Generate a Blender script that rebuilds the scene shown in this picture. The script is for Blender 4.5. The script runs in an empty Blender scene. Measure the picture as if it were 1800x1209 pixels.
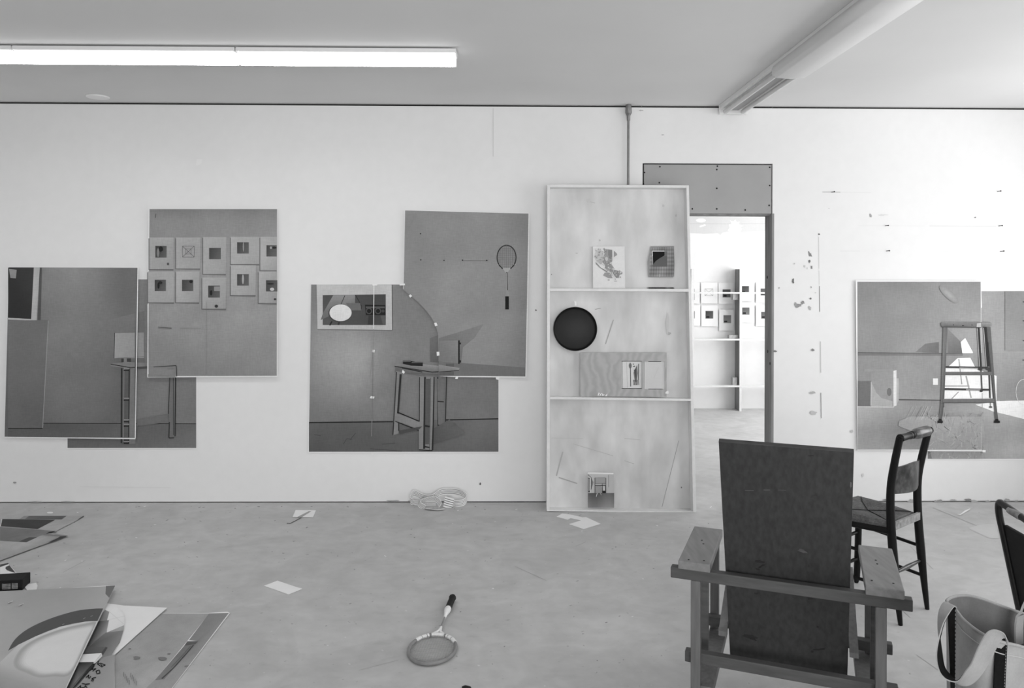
import bpy, bmesh, math, random
from mathutils import Vector, Matrix
random.seed(7)
SC = bpy.context.scene
COL = SC.collection
V3 = Vector

# ---------------------------------------------------------------- camera
H, F = 1.62, 1352.0            # eye height, focal length in pixels of the 1800 px frame
D = 5.503                      # distance of the long white wall
CEIL = 2.845
PSI, ROLL = 0.0137, 0.0030
VP = 485.0                     # pixel row of the horizon
Fv = V3((math.sin(PSI), math.cos(PSI), 0))
Rv0 = V3((math.cos(PSI), -math.sin(PSI), 0))
Uv0 = V3((0, 0, 1))
Rv = Rv0*math.cos(ROLL) + Uv0*math.sin(ROLL)
Uv = Uv0*math.cos(ROLL) - Rv0*math.sin(ROLL)
CAMP = V3((0, 0, H))
cam = bpy.data.cameras.new('camera')
cam.sensor_width = 36.0
cam.lens = F/1800*36
cam.shift_y = -(604.5-VP)/1800
cam.clip_start = 0.05
camo = bpy.data.objects.new('camera', cam)
COL.objects.link(camo)
m = Matrix.Identity(4)
for i in range(3):
    m[i][0] = Rv[i]; m[i][1] = Uv[i]; m[i][2] = -Fv[i]; m[i][3] = CAMP[i]
camo.matrix_world = m
SC.camera = camo

# ---------------------------------------------------------------- world, daylight, exposure
SC.view_settings.view_transform = 'Standard'
SC.view_settings.look = 'None'
SC.view_settings.gamma = 1.0
SC.view_settings.use_curve_mapping = False
SC.view_settings.exposure = 0.38
SC.cycles.use_denoising = True
SC.cycles.max_bounces = 10
SC.cycles.diffuse_bounces = 6
w = bpy.data.worlds.new('daylight'); SC.world = w; w.use_nodes = True
w.node_tree.nodes['Background'].inputs[0].default_value = (1, 1, 1, 1)
w.node_tree.nodes['Background'].inputs[1].default_value = 1.0

def area(name, loc, direction, sx, sy, power, spread=180):
    l = bpy.data.lights.new(name, 'AREA'); l.shape = 'RECTANGLE'
    l.size = sx; l.size_y = sy; l.energy = power; l.spread = math.radians(spread)
    o = bpy.data.objects.new(name, l); COL.objects.link(o)
    o.location = loc
    o.rotation_euler = V3(direction).to_track_quat('-Z', 'Z').to_euler()
    return o
XR = 4.25                       # right wall (windows), out of frame
area('window_daylight', (XR+0.06, 3.3, 1.62), (-1, 0.0, 0.34), 2.0, 3.4, 44)
area('rear_fill_light', (0.6, -2.75, 1.45), (-0.06, 1, 0.0), 4.0, 1.3, 66, 130)  # unseen fill added behind the camera to brighten the left side
area('next_room_daylight', (4.6, 7.5, 1.6), (-1, 0.1, 0), 1.8, 2.4, 80)

# ---------------------------------------------------------------- projection helpers
def ray(u, v):
    return (Fv + Rv*((u-900)/F) - Uv*((v-VP)/F))
def onplane(u, v, p0, n):
    d = ray(u, v); t = (p0-CAMP).dot(n)/d.dot(n)
    return CAMP + d*t
def W(u, v, off=0.0):           # point on the long wall, off metres in front of it
    return onplane(u, v, V3((0, D-off, 0)), V3((0, 1, 0)))
def Yp(u, v, y):
    return onplane(u, v, V3((0, y, 0)), V3((0, 1, 0)))
def Fl(u, v, z=0.0):
    return onplane(u, v, V3((0, 0, z)), V3((0, 0, 1)))
def crop(x0, y0, s):
    return lambda x, y: (x0+x*s, y0+y*s)
C1 = crop(0, 340, .3969)
C2 = crop(520, 340, .3971)
C3 = crop(940, 300, .2648)
C4 = crop(940, 600, .2812)
C5 = crop(1180, 270, .2896)
C5b = crop(1205, 460, .2316)
C6 = crop(1460, 470, .2977)
C7 = crop(1160, 740, .3879)
C8 = crop(1440, 730, .396)
CF = crop(0, 880, .2722)
CG = crop(0, 1020, .1564)
CH = crop(0, 890, .13234)
CW = crop(1360, 290, .2444)

# ---------------------------------------------------------------- materials
def lin(s):
    return s/12.92 if s <= .04045 else ((s+.055)/1.055)**2.4
def pc(s):                      # ink tone on paper from the photographed tone
    return min(.86, lin(s)/lin(.86)*.80)
MATS = {}
def mat(name, alb, rough=.7, var=.06, scale=8.0, spec=.3, stretch=(1, 1, 1), var2=0, scale2=60, metal=0, bump=0, bscale=40):
    if name in MATS: return MATS[name]
    m = bpy.data.materials.new(name); m.use_nodes = True
    nt = m.node_tree; b = nt.nodes['Principled BSDF']
    tc = nt.nodes.new('ShaderNodeTexCoord'); mp = nt.nodes.new('ShaderNodeMapping')
    mp.inputs['Scale'].default_value = stretch
    nt.links.new(tc.outputs['Object'], mp.inputs[0])
    n = nt.nodes.new('ShaderNodeTexNoise'); n.inputs['Scale'].default_value = scale
    n.inputs['Detail'].default_value = 6
    nt.links.new(mp.outputs[0], n.inputs['Vector'])
    r = nt.nodes.new('ShaderNodeMapRange')
    r.inputs['From Min'].default_value = .3; r.inputs['From Max'].default_value = .7
    r.inputs['To Min'].default_value = alb*(1-var); r.inputs['To Max'].default_value = alb*(1+var)
    nt.links.new(n.outputs['Fac'], r.inputs['Value'])
    out = r.outputs[0]
    if var2:
        n2 = nt.nodes.new('ShaderNodeTexNoise'); n2.inputs['Scale'].default_value = scale2
        n2.inputs['Detail'].default_value = 4
        nt.links.new(mp.outputs[0], n2.inputs['Vector'])
        r2 = nt.nodes.new('ShaderNodeMapRange')
        r2.inputs['From Min'].default_value = .3; r2.inputs['From Max'].default_value = .7
        r2.inputs['To Min'].default_value = 1-var2; r2.inputs['To Max'].default_value = 1+var2
        nt.links.new(n2.outputs['Fac'], r2.inputs['Value'])
        mu = nt.nodes.new('ShaderNodeMath'); mu.operation = 'MULTIPLY'
        nt.links.new(out, mu.inputs[0]); nt.links.new(r2.outputs[0], mu.inputs[1]); out = mu.outputs[0]
    nt.links.new(out, b.inputs['Base Color'])
    b.inputs['Roughness'].default_value = rough
    b.inputs['Metallic'].default_value = metal
    b.inputs['Specular IOR Level'].default_value = spec
    if bump:
        n3 = nt.nodes.new('ShaderNodeTexNoise'); n3.inputs['Scale'].default_value = bscale
        nt.links.new(mp.outputs[0], n3.inputs['Vector'])
        bp = nt.nodes.new('ShaderNodeBump'); bp.inputs['Strength'].default_value = bump
        bp.inputs['Distance'].default_value = .01
        nt.links.new(n3.outputs['Fac'], bp.inputs['Height']); nt.links.new(bp.outputs[0], b.inputs['Normal'])
    MATS[name] = m
    return m

def ink_mat(name, rough, weave):
    m = bpy.data.materials.new(name); m.use_nodes = True
    nt = m.node_tree; b = nt.nodes['Principled BSDF']
    at = nt.nodes.new('ShaderNodeAttribute'); at.attribute_name = 'ink'
    tc = nt.nodes.new('ShaderNodeTexCoord')
    prev = at.outputs['Color']
    for sc, amp, st in ((3.0, weave, (1, 1, 1)), (22, weave*.5, (1, 1, 5)), (60, weave*.5, (3, 3, .4))):
        mp = nt.nodes.new('ShaderNodeMapping'); mp.inputs['Scale'].default_value = st
        nt.links.new(tc.outputs['Object'], mp.inputs[0])
        n = nt.nodes.new('ShaderNodeTexNoise'); n.inputs['Scale'].default_value = sc; n.inputs['Detail'].default_value = 3
        nt.links.new(mp.outputs[0], n.inputs['Vector'])
        r = nt.nodes.new('ShaderNodeMapRange'); r.inputs['From Min'].default_value = .3; r.inputs['From Max'].default_value = .7
        r.inputs['To Min'].default_value = 1-amp; r.inputs['To Max'].default_value = 1+amp
        nt.links.new(n.outputs['Fac'], r.inputs['Value'])
        mu = nt.nodes.new('ShaderNodeMix'); mu.data_type = 'RGBA'; mu.blend_type = 'MULTIPLY'
        mu.inputs['Factor'].default_value = 1
        nt.links.new(prev, mu.inputs[6]); nt.links.new(r.outputs[0], mu.inputs[7]); prev = mu.outputs[2]
    nt.links.new(prev, b.inputs['Base Color'])
    b.inputs['Roughness'].default_value = rough
    b.inputs['Specular IOR Level'].default_value = .25
    MATS[name] = m
    return m
INK = ink_mat('printed_ink', .65, .11)
INKM = ink_mat('plain_ink', .7, .03)

def emis(name, strength, base=.8):
    m = bpy.data.materials.new(name); m.use_nodes = True
    b = m.node_tree.nodes['Principled BSDF']
    b.inputs['Base Color'].default_value = (base, base, base, 1)
    b.inputs['Emission Color'].default_value = (1, 1, 1, 1)
    b.inputs['Emission Strength'].default_value = strength
    b.inputs['Roughness'].default_value = .4
    return m

M_WALL = mat('white_wall_paint', .80, .75, .025, 1.3, .2, var2=.012, scale2=14)
M_CEIL = mat('ceiling_paint', .72, .8, .03, 1.1, .1)
M_GAP = mat('dark_gap', .03, .9)
M_DRYWALL = mat('grey_drywall', .36, .85, .05, 4)
M_STUD = mat('raw_stud_wood', .24, .8, .25, 6, stretch=(3, 3, .5))
M_WHITE = mat('white_shelf_paint', .74, .55, .05, 7, var2=.03, scale2=45)
M_PANEL = mat('smeared_white_panel', .66, .6, .16, 2.2, var2=.09, scale2=9, stretch=(1, 1, .5))
M_PAPER = mat('white_paper', .84, .8, .02, 10)
M_METAL = mat('galvanised_metal', .22, .45, .2, 20, metal=.5)
M_BLACK = mat('black_lacquer', .006, .45, .2, 20, .2)
M_TRAY = mat('black_enamel', .008, .45, .1, 20, .25)
M_RUSH = mat('rush_weave', .11, .8, .25, 30, stretch=(1, 1, 1), var2=.2, scale2=120, bump=.5, bscale=160)
M_SLAT = mat('worn_dark_wood', .055, .3, .75, 22, .5, stretch=(1, 1, .8), var2=.4, scale2=70)
M_BOARD = mat('dark_stained_plywood', .043, .6, .10, 3, .3, stretch=(1, 1, .25), var2=.22, scale2=70)
MATS['dark_stained_plywood'].node_tree.nodes['Mapping'].inputs['Scale'].default_value = (1, 1, .10)
M_BEDGE = mat('plywood_edge', .06, .6, .15, 30, .3)
M_PINE = mat('aged_pine', .15, .55, .14, 9, .3, stretch=(1, 1, .12), var2=.16, scale2=60)
M_PINE2 = mat('dark_pine', .085, .6, .16, 9, .3, stretch=(.12, .3, 1), var2=.18, scale2=60)
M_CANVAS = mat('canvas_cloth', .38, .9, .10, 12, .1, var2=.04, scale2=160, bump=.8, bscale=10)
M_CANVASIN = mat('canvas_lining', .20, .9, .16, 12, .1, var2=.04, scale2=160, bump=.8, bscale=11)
M_WEB = mat('black_webbing', .007, .85, .3, 120, .15)
M_STITCH = mat('stitch_thread', .5, .8)
M_TUBE = mat('black_tube', .010, .3, .2, 20, .5)
M_VINYL = mat('charcoal_vinyl', .013, .65, .2, 30, .2)
M_WEAR_HIGHLIGHT = mat('worn_grey_and_highlight', .25, .5, .4, 40)
M_ASH = mat('racket_ash', .22, .45, .2, 20)
M_BAND = mat('racket_white_band', .75, .4, .1, 60)
M_GUT = mat('racket_string', .35, .5)
M_PLY = mat('pale_plywood', .40, .7, .08, 3, stretch=(1, 1, 1))
M_LAMP = mat('white_fixture_enamel', .78, .4, .03, 8)
M_COVER = mat('milky_cover', .85, .35, .02, 3)
M_LIT = emis('lit_diffuser', 20.0); M_LITS = emis('lit_diffuser_side', 1.8); M_LITJ = emis('lit_end_cap', .45)
M_ARM = mat('scuffed_arm_pine', .21, .5, .12, 9, .3, stretch=(1, .15, 1), var2=.14, scale2=50)
M_TUBEL = mat('off_tube_glass', .62, .25, .03, 3)
M_STRIPE = mat('strap_black_line', .08, .7)
M_STRAP = mat('strap_white', .84, .6)

# contour grain for the pale plywood
nt = M_PLY.node_tree; b = nt.nodes['Principled BSDF']
wv = nt.nodes.new('ShaderNodeTexWave'); wv.inputs['Scale'].default_value = 5.5; wv.inputs['Distortion'].default_value = 14
wv.inputs['Detail'].default_value = 3; wv.inputs['Detail Scale'].default_value = .9
tc = nt.nodes.new('ShaderNodeTexCoord'); nt.links.new(tc.outputs['Object'], wv.inputs['Vector'])
r = nt.nodes.new('ShaderNodeMapRange'); r.inputs['To Min'].default_value = .37; r.inputs['To Max'].default_value = .44
nt.links.new(wv.outputs['Fac'], r.inputs['Value']); nt.links.new(r.outputs[0], b.inputs['Base Color'])

# floor: pale worn screed with scuffs, specks and trowel smears
def floor_mat():
    m = bpy.data.materials.new('worn_pale_floor'); m.use_nodes = True
    nt = m.node_tree; b = nt.nodes['Principled BSDF']; L = nt.links.new
    tc = nt.nodes.new('ShaderNodeTexCoord')
    def noise(sc, det, st=(1, 1, 1), dist=0):
        mp = nt.nodes.new('ShaderNodeMapping'); mp.inputs['Scale'].default_value = st
        L(tc.outputs['Object'], mp.inputs[0])
        n = nt.nodes.new('ShaderNodeTexNoise'); n.inputs['Scale'].default_value = sc
        n.inputs['Detail'].default_value = det; n.inputs['Distortion'].default_value = dist
        L(mp.outputs[0], n.inputs['Vector']); return n.outputs['Fac']
    def rng(x, a, b_, c, d):
        r = nt.nodes.new('ShaderNodeMapRange')
        for k, vv in zip(('From Min', 'From Max', 'To Min', 'To Max'), (a, b_, c, d)): r.inputs[k].default_value = vv
        L(x, r.inputs['Value']); return r.outputs[0]
    def mul(x, y):
        q = nt.nodes.new('ShaderNodeMath'); q.operation = 'MULTIPLY'; L(x, q.inputs[0]); L(y, q.inputs[1]); return q.outputs[0]
    o = rng(noise(.8, 5), .3, .7, .47, .54)
    o = mul(o, rng(noise(4, 6, (1, 1, 1), 1.2), .35, .65, .93, 1.05))
    o = mul(o, rng(noise(5, 4, (1, 1.8, 1), 1.0), .60, .75, 1.0, .92))
    o = mul(o, rng(noise(45, 2), .70, .78, 1.0, .62))
    o = mul(o, rng(noise(18, 2, (1, 2, 1)), .72, .80, 1.0, .68))
    o = mul(o, rng(noise(38, 2, (1, 1, 1)), .22, .28, 1.28, 1.0))
    o = mul(o, rng(noise(13, 9, (1, 1.2, 1), .2), .3, .7, .95, 1.045))
    o = mul(o, rng(noise(1.7, 9, (1, 1.1, 1), .8), .53, .57, 1.0, .945))
    L(o, b.inputs['Base Color'])
    b.inputs['Roughness'].default_value = .62
    b.inputs['Specular IOR Level'].default_value = .35
    return m
M_FLOOR = floor_mat()

# ---------------------------------------------------------------- mesh builder
class MB:
    def __init__(s): s.v = []; s.f = []; s.m = []; s.c = []; s.mats = []
    def mi(s, mt):
        if mt not in s.mats: s.mats.append(mt)
        return s.mats.index(mt)
    def add(s, vs, fs, mt, cols=None):
        b = len(s.v); s.v += [tuple(x) for x in vs]; k = s.mi(mt)
        for i, f in enumerate(fs):
            s.f.append([b+j for j in f]); s.m.append(k)
            s.c.append([cols[j] for j in f] if cols else None)
    def box(s, lo, hi, mt):
        x0, y0, z0 = lo; x1, y1, z1 = hi
        vs = [(x0,y0,z0),(x1,y0,z0),(x1,y1,z0),(x0,y1,z0),(x0,y0,z1),(x1,y0,z1),(x1,y1,z1),(x0,y1,z1)]
        s.add(vs, [(0,3,2,1),(4,5,6,7),(0,1,5,4),(1,2,6,5),(2,3,7,6),(3,0,4,7)], mt); return s
    def hexa(s, bot, top, mt):   # two quads in the same order
        s.add(list(bot)+list(top), [(3,2,1,0),(4,5,6,7),(0,1,5,4),(1,2,6,5),(2,3,7,6),(3,0,4,7)], mt); return s
    def tube(s, pts, rad, mt, seg=10, flat=1.0, up=None, cap=True):
        n = len(pts); pts = [V3(p) for p in pts]
        rad = rad if isinstance(rad, (list, tuple)) else [rad]*n
        rings = []; prev = None
        for i, p in enumerate(pts):
            t = (pts[min(i+1, n-1)]-pts[max(i-1, 0)]).normalized()
            if prev is None:
                a = V3(up) if up else (V3((0,0,1)) if abs(t.z) < .9 else V3((1,0,0)))
            else: a = prev
            a = (a - t*a.dot(t)).normalized(); prev = a; b_ = t.cross(a)
            rings.append([p + a*(math.cos(2*math.pi*k/seg)*rad[i]*flat) + b_*(math.sin(2*math.pi*k/seg)*rad[i]) for k in range(seg)])
        vs = [q for r_ in rings for q in r_]; fs = []
        for i in range(n-1):
            for k in range(seg):
                fs.append((i*seg+k, i*seg+(k+1)%seg, (i+1)*seg+(k+1)%seg, (i+1)*seg+k))
        if cap:
            fs.append(tuple(range(seg-1, -1, -1))); fs.append(tuple((n-1)*seg+k for k in range(seg)))
        s.add(vs, fs, mt); return s
    def loop(s, pts, rad, mt, seg=8, flat=1.0):
        n = len(pts); pts = [V3(p) for p in pts]; c = sum(pts, V3())/n; vs = []; fs = []
        for i, p in enumerate(pts):
            t = (pts[(i+1) % n]-pts[i-1]).normalized(); a = (p-c); a = (a-t*a.dot(t)).normalized(); b_ = t.cross(a)
            vs += [p + a*(math.cos(2*math.pi*k/seg)*rad) + b_*(math.sin(2*math.pi*k/seg)*rad*flat) for k in range(seg)]
        for i in range(n):
            j = (i+1) % n
            for k in range(seg): fs.append((i*seg+k, i*seg+(k+1)%seg, j*seg+(k+1)%seg, j*seg+k))
        s.add(vs, fs, mt); return s
    def lathe(s, prof, c, ax, mt, seg=48):
        ax = V3(ax).normalized(); a = V3((0,0,1)) if abs(ax.z) < .9 else V3((1,0,0))
        a = (a-ax*a.dot(ax)).normalized(); b_ = ax.cross(a); vs = []; fs = []
        for (r_, h) in prof:
            for k in range(seg):
                an = 2*math.pi*k/seg
                vs.append(V3(c)+ax*h+(a*math.cos(an)+b_*math.sin(an))*r_)
        for i in range(len(prof)-1):
            for k in range(seg): fs.append((i*seg+k, i*seg+(k+1)%seg, (i+1)*seg+(k+1)%seg, (i+1)*seg+k))
        if prof[0][0] > 1e-4: fs.append(tuple(range(seg)))
        if prof[-1][0] > 1e-4: fs.append(tuple((len(prof)-1)*seg+k for k in range(seg)))
        s.add(vs, fs, mt); return s
    def ribbon(s, pts, wid, mt, thick=.0015):
        n = len(pts); vs = []
        for i, p in enumerate(pts):
            wv = wid[i] if isinstance(wid, list) else wid
            t = (pts[min(i+1, n-1)]-pts[max(i-1, 0)]).normalized(); nn = t.cross(V3(wv)).normalized()*thick/2
            vs += [p-wv/2+nn, p+wv/2+nn, p+wv/2-nn, p-wv/2-nn]
        fs = []
        for i in range(n-1):
            for k in range(4): fs.append((i*4+k, i*4+(k+1)%4, (i+1)*4+(k+1)%4, (i+1)*4+k))
        fs += [(3,2,1,0), tuple((n-1)*4+k for k in range(4))]
        s.add(vs, fs, mt); return s
    def build(s, name, parent=None, smooth=False, bevel=0, fix=True, origin=None):
        me = bpy.data.meshes.new(name)
        o0 = V3(origin) if origin is not None else V3((0,0,0))
        if parent is not None: o0 = V3(parent.location)
        me.from_pydata([tuple(V3(q)-o0) for q in s.v], [], s.f)
        for mt in s.mats: me.materials.append(mt)
        me.polygons.foreach_set('material_index', s.m)
        if any(c for c in s.c):
            at = me.color_attributes.new('ink', 'FLOAT_COLOR', 'CORNER')
            for p, c in zip(me.polygons, s.c):
                for j, li in enumerate(p.loop_indices):
                    t = c[j] if c else .8
                    at.data[li].color = (t, t, t, 1)
        if smooth: me.polygons.foreach_set('use_smooth', [True]*len(me.polygons))
        me.update()
        if fix and not any(c for c in s.c):
            bm = bmesh.new(); bm.from_mesh(me); bmesh.ops.recalc_face_normals(bm, faces=bm.faces); bm.to_mesh(me); bm.free()
        if smooth:
            try: me.set_sharp_from_angle(angle=math.radians(40))
            except Exception: pass
        o = bpy.data.objects.new(name, me); COL.objects.link(o)
        if parent is not None: o.parent = parent
        else: o.location = o0
        if bevel:
            b_ = o.modifiers.new('bevel', 'BEVEL'); b_.width = bevel; b_.segments = 2; b_.limit_method = 'ANGLE'
        return o

def tag(o, label=None, cat=None, group=None, kind=None):
    if label: o['label'] = label
    if cat: o['category'] = cat
    if group: o['group'] = group
    if kind: o['kind'] = kind
    return o
def thing(name, loc, label, cat, group=None):
    o = bpy.data.objects.new(name, None); COL.objects.link(o); o.location = loc; o.empty_display_size = .1
    return tag(o, label, cat, group)
def one(mb, name, label, cat, group=None, **k):
    if 'origin' not in k and mb.v:
        n = len(mb.v); k['origin'] = (sum(q[0] for q in mb.v)/n, sum(q[1] for q in mb.v)/n, min(q[2] for q in mb.v))
    return tag(mb.build(name, **k), label, cat, group)

# ---------------------------------------------------------------- drawing on flat sheets
def clip_poly(P, rect):
    u0, v0, u1, v1 = rect
    def cl(P, ins, inter):
        out = []
        for i in range(len(P)):
            a, b_ = P[i-1], P[i]
            ia, ib = ins(a), ins(b_)
            if ia != ib: out.append(inter(a, b_))
            if ib: out.append(b_)
        return out
    def mk(ax, val):
        def f(a, b_):
            t = (val-a[ax])/(b_[ax]-a[ax]); return tuple(a[k]+(b_[k]-a[k])*t for k in range(3))
        return f
    for ax, val, sg in ((0, u0, 1), (0, u1, -1), (1, v0, 1), (1, v1, -1)):
        if not P: return P
        P = cl(P, lambda q: (q[ax]-val)*sg >= 0, mk(ax, val))
    return P
def smooth(P, n=5, closed=True):
    out = []; N = len(P)
    for i in range(N):
        a, b_, c_, d_ = P[i-1], P[i], P[(i+1) % N], P[(i+2) % N]
        for k in range(n):
            t = k/n
            out.append(tuple(.5*((2*b_[q])+(-a[q]+c_[q])*t+(2*a[q]-5*b_[q]+4*c_[q]-d_[q])*t*t+(-a[q]+3*b_[q]-3*c_[q]+d_[q])*t**3) for q in range(2)))
    return out
class Sheet:
    """paper sheet in a plane; shapes are given in picture coordinates of what is printed on it"""
    def __init__(s, P, off, T=None, step=.00012, ink=None, mb=None):
        s.P = P; s.off = off; s.T = T or (lambda x, y: (x, y)); s.step = step; s.mb = mb or MB(); s.clip = None; s.jit = 0; s.rnd = random.Random(11); s.ink = ink or INK
    def paper(s, cs, mt=None, thick=.0009, tone=None):
        uv = [s.T(*c) for c in cs]; n = len(uv)
        fr = [s.P(u, v, s.off) for u, v in uv]; bk = [s.P(u, v, s.off-thick) for u, v in uv]
        fs = [tuple(range(n)), tuple(range(2*n-1, n-1, -1))] + [(i, (i+1) % n, n+(i+1) % n, n+i) for i in range(n)]
        if tone is None: s.mb.add(fr+bk, fs, mt or M_PAPER)
        else: s.mb.add(fr+bk, fs, s.ink, [pc(tone)]*(2*n))
        return s
    def poly(s, cs, tone, T=None):
        T = T or s.T; s.off += s.step
        tn = tone if isinstance(tone, (list, tuple)) else [tone]*len(cs)
        P = [(*T(*c), t) for c, t in zip(cs, tn)]
        if s.clip: P = clip_poly(P, s.clip)
        Q = []
        for q in P:
            if not Q or abs(q[0]-Q[-1][0])+abs(q[1]-Q[-1][1]) > .01: Q.append(q)
        if len(Q) < 3: return s
        s.mb.add([s.P(q[0], q[1], s.off) for q in Q], [tuple(range(len(Q)))], s.ink, [pc(q[2]) for q in Q]); return s
    def rect(s, x0, y0, x1, y1, tone, T=None): return s.poly([(x0,y0),(x1,y0),(x1,y1),(x0,y1)], tone, T)
    def grid(s, cs, fn, nx=8, ny=8, T=None):
        """bilinear patch between four corners with tone fn(a, b)"""
        T = T or s.T; s.off += s.step
        p = [V3((*T(*c), 0)) for c in cs]
        for i in range(nx):
            for j in range(ny):
                P = []
                for a, b_ in ((i/nx, j/ny), ((i+1)/nx, j/ny), ((i+1)/nx, (j+1)/ny), (i/nx, (j+1)/ny)):
                    q = (p[0]*(1-a)+p[1]*a)*(1-b_)+(p[3]*(1-a)+p[2]*a)*b_
                    P.append((q.x, q.y, fn(a, b_)))
                if s.clip: P = clip_poly(P, s.clip)
                if len(P) > 2: s.mb.add([s.P(q[0], q[1], s.off) for q in P], [tuple(range(len(P)))], s.ink, [pc(q[2]) for q in P])
        return s
    def line(s, pts, w, tone, T=None):
        T = T or s.T; k = (T(1, 0)[0]-T(0, 0)[0]); w = w/ k if False else w
        for (a, b_) in zip(pts[:-1], pts[1:]):
            dx, dy = b_[0]-a[0], b_[1]-a[1]; l = math.hypot(dx, dy) or 1
            nx, ny = -dy/l*w/2, dx/l*w/2
            s.poly([(a[0]+nx,a[1]+ny),(b_[0]+nx,b_[1]+ny),(b_[0]-nx,b_[1]-ny),(a[0]-nx,a[1]-ny)], tone, T); s.off -= s.step
        s.off += s.step; return s
    def ell(s, cx, cy, rx, ry, tone, T=None, n=36, a0=0, a1=360, rot=0):
        cr, sr = math.cos(math.radians(rot)), math.sin(math.radians(rot)); P = []
        for i in range(n if a1-a0 >= 360 else n+1):
            t = math.radians(a0+(a1-a0)*i/n); jj = 1+s.jit*s.rnd.uniform(-1, 1); x, y = rx*math.cos(t)*jj, ry*math.sin(t)*jj
            P.append((cx+x*cr-y*sr, cy+x*sr+y*cr))
        return s.poly(P, tone, T)

# ================================================================ THE SETTING
xdl, xdr = W(1129, 500).x, W(1357.5, 500).x          # door opening
zhead = W(1300, 375).z; zpan = W(1300, 287.5).z
XL = -4.5; TH = .14; YR = -2.8; YF = 9.42
gap = .014
wb = MB()
wb.box((XL, D, .008), (xdl, D+TH, CEIL-gap), M_WALL)
wb.box((xdr, D, .008), (XR, D+TH, CEIL-gap), M_WALL)
wb.box((xdl, D, zpan), (xdr, D+TH, CEIL-gap), M_WALL)
# pencil lines, scuffs and patches that sit on the paint
S = Sheet(W, .0004, CW, ink=INKM, mb=wb)
S.jit = .38
def mark(x, y, rx, ry, t, rot=0): S.ell(x, y, rx, ry, t, n=13, rot=rot)
S.line([(350,194),(480,196)], 3, .55).line([(480,196),(700,197)], 2, .80).line([(610,436),(1080,438)], 2, .82).line([(1120,438),(1600,439)], 2.4, .74)
S.line([(480,618),(620,618)], 2, .80).line([(1200,620),(1280,621)], 2, .82)
S.line([(323,515),(325,745)], 2.5, .70).line([(329,870),(331,1055)], 4, .42).line([(326,760),(328,860)], 2, .72)
for q in ((697,362,9,13,.60),(784,358,35,6,.80),(1449,377,8,4,.5),(327,498,6,6,.3),(260,642,9,20,.50,-30),(258,692,9,12,.42),(273,735,7,11,.5),
          (139,836,8,20,.42),(38,884,5,6,.6),(270,879,4,8,.62),(266,959,9,7,.42),(178,1008,22,16,.55),(208,990,11,12,.52),(158,1000,8,12,.58),(260,1027,9,14,.66,-30),
          (223,728,5,10,.74),(150,709,5,4,.74),(242,742,3,10,.78),(398,312,4,3,.7),(300,918,6,2,.5)): mark(*q)
T0 = lambda x, y: (x, y); S.T = T0
S.line([(1442.5,600),(1443,655)], 1.2, .72).line([(1443,690),(1443.5,735)], 1.0, .45)
S.line([(867,190),(867,275)], .8, .74); S.line([(140,855),(300,857)], .8, .82)
for x, y, a, b_, t in ((1362,617,4,1.5,.45),(1429,615,3,2,.5),(1428,690,5,2,.66),(1430,725,6,3,.72),(942,545,1.5,1.5,.35),(844,850,1.6,2,.4),(120,720,3,1,.8),
                       (26,848,3,1.5,.6),(1497,758,2,3,.72),(1517,835,2,4,.78),(985,560,2,2,.7),(1165,237,2.5,.6,.6),(1127,194,4,1.2,.7)): mark(x, y, a, b_, t)
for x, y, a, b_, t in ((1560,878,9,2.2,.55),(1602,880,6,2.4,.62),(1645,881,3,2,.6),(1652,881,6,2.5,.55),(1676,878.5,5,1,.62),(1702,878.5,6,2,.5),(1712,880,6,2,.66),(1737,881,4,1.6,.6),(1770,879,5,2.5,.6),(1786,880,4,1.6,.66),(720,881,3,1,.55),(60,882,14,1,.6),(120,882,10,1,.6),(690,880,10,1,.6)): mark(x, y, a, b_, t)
wall = wb.build('wall_back', fix=False); tag(wall, kind='structure')
g = MB(); g.box((XL, D+.02, 0), (xdl-.01, D+.12, CEIL), M_GAP); g.box((xdr+.01, D+.02, 0), (XR, D+.12, CEIL), M_GAP); g.box((xdl, D+.02, CEIL-.1), (xdr, D+.12, CEIL), M_GAP)  # dark boxes added inside the wall to block light through its gaps
tag(g.build('gap_light_block'), kind='structure'); bpy.data.objects['gap_light_block'].name = 'trim_light_block'
hp = MB(); hp.box((xdl+.012, D+.006, zhead), (xdr-.006, D+.03, zpan-.008), M_DRYWALL)
S = Sheet(W, -.0052, T0, ink=INKM, mb=hp)
for x, y in ((1261,292),(1260,298),(1353,294),(1353,326),(1352,361),(1260,331),(1260,367),(1217,367),(1310,369),(1133,303),(1160,293),(1131,323),(1159,321)):
    S.ell(x, y, 1.5, 1.5, .08, n=8)
tag(hp.build('trim_2', fix=False), kind='structure')
ln = MB(); ln.box((xdl, D+.031, zhead-.012), (xdr, D+TH, zhead+.03), M_STUD); ln.box((xdl, D+.031, zhead+.03), (xdr, D+TH, zpan), M_GAP)
tag(ln.build('trim_3'), kind='structure')
# stud jamb
jm = MB(); jm.box((xdr-.004, D-.001, 0), (xdr+.012, D+TH+.004, zhead), M_STUD)
S = Sheet(lambda u, v, o: onplane(u, v, V3((xdr-.004-o, 0, 0)), V3((1, 0, 0))), .0004, C5b, ink=INKM, mb=jm)
for x, y in ((621,118),(624,680),(641,772)): S.ell(x, y, 5, 12, .22, n=10)
tag(jm.build('trim_4', fix=False), kind='structure')

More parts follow.
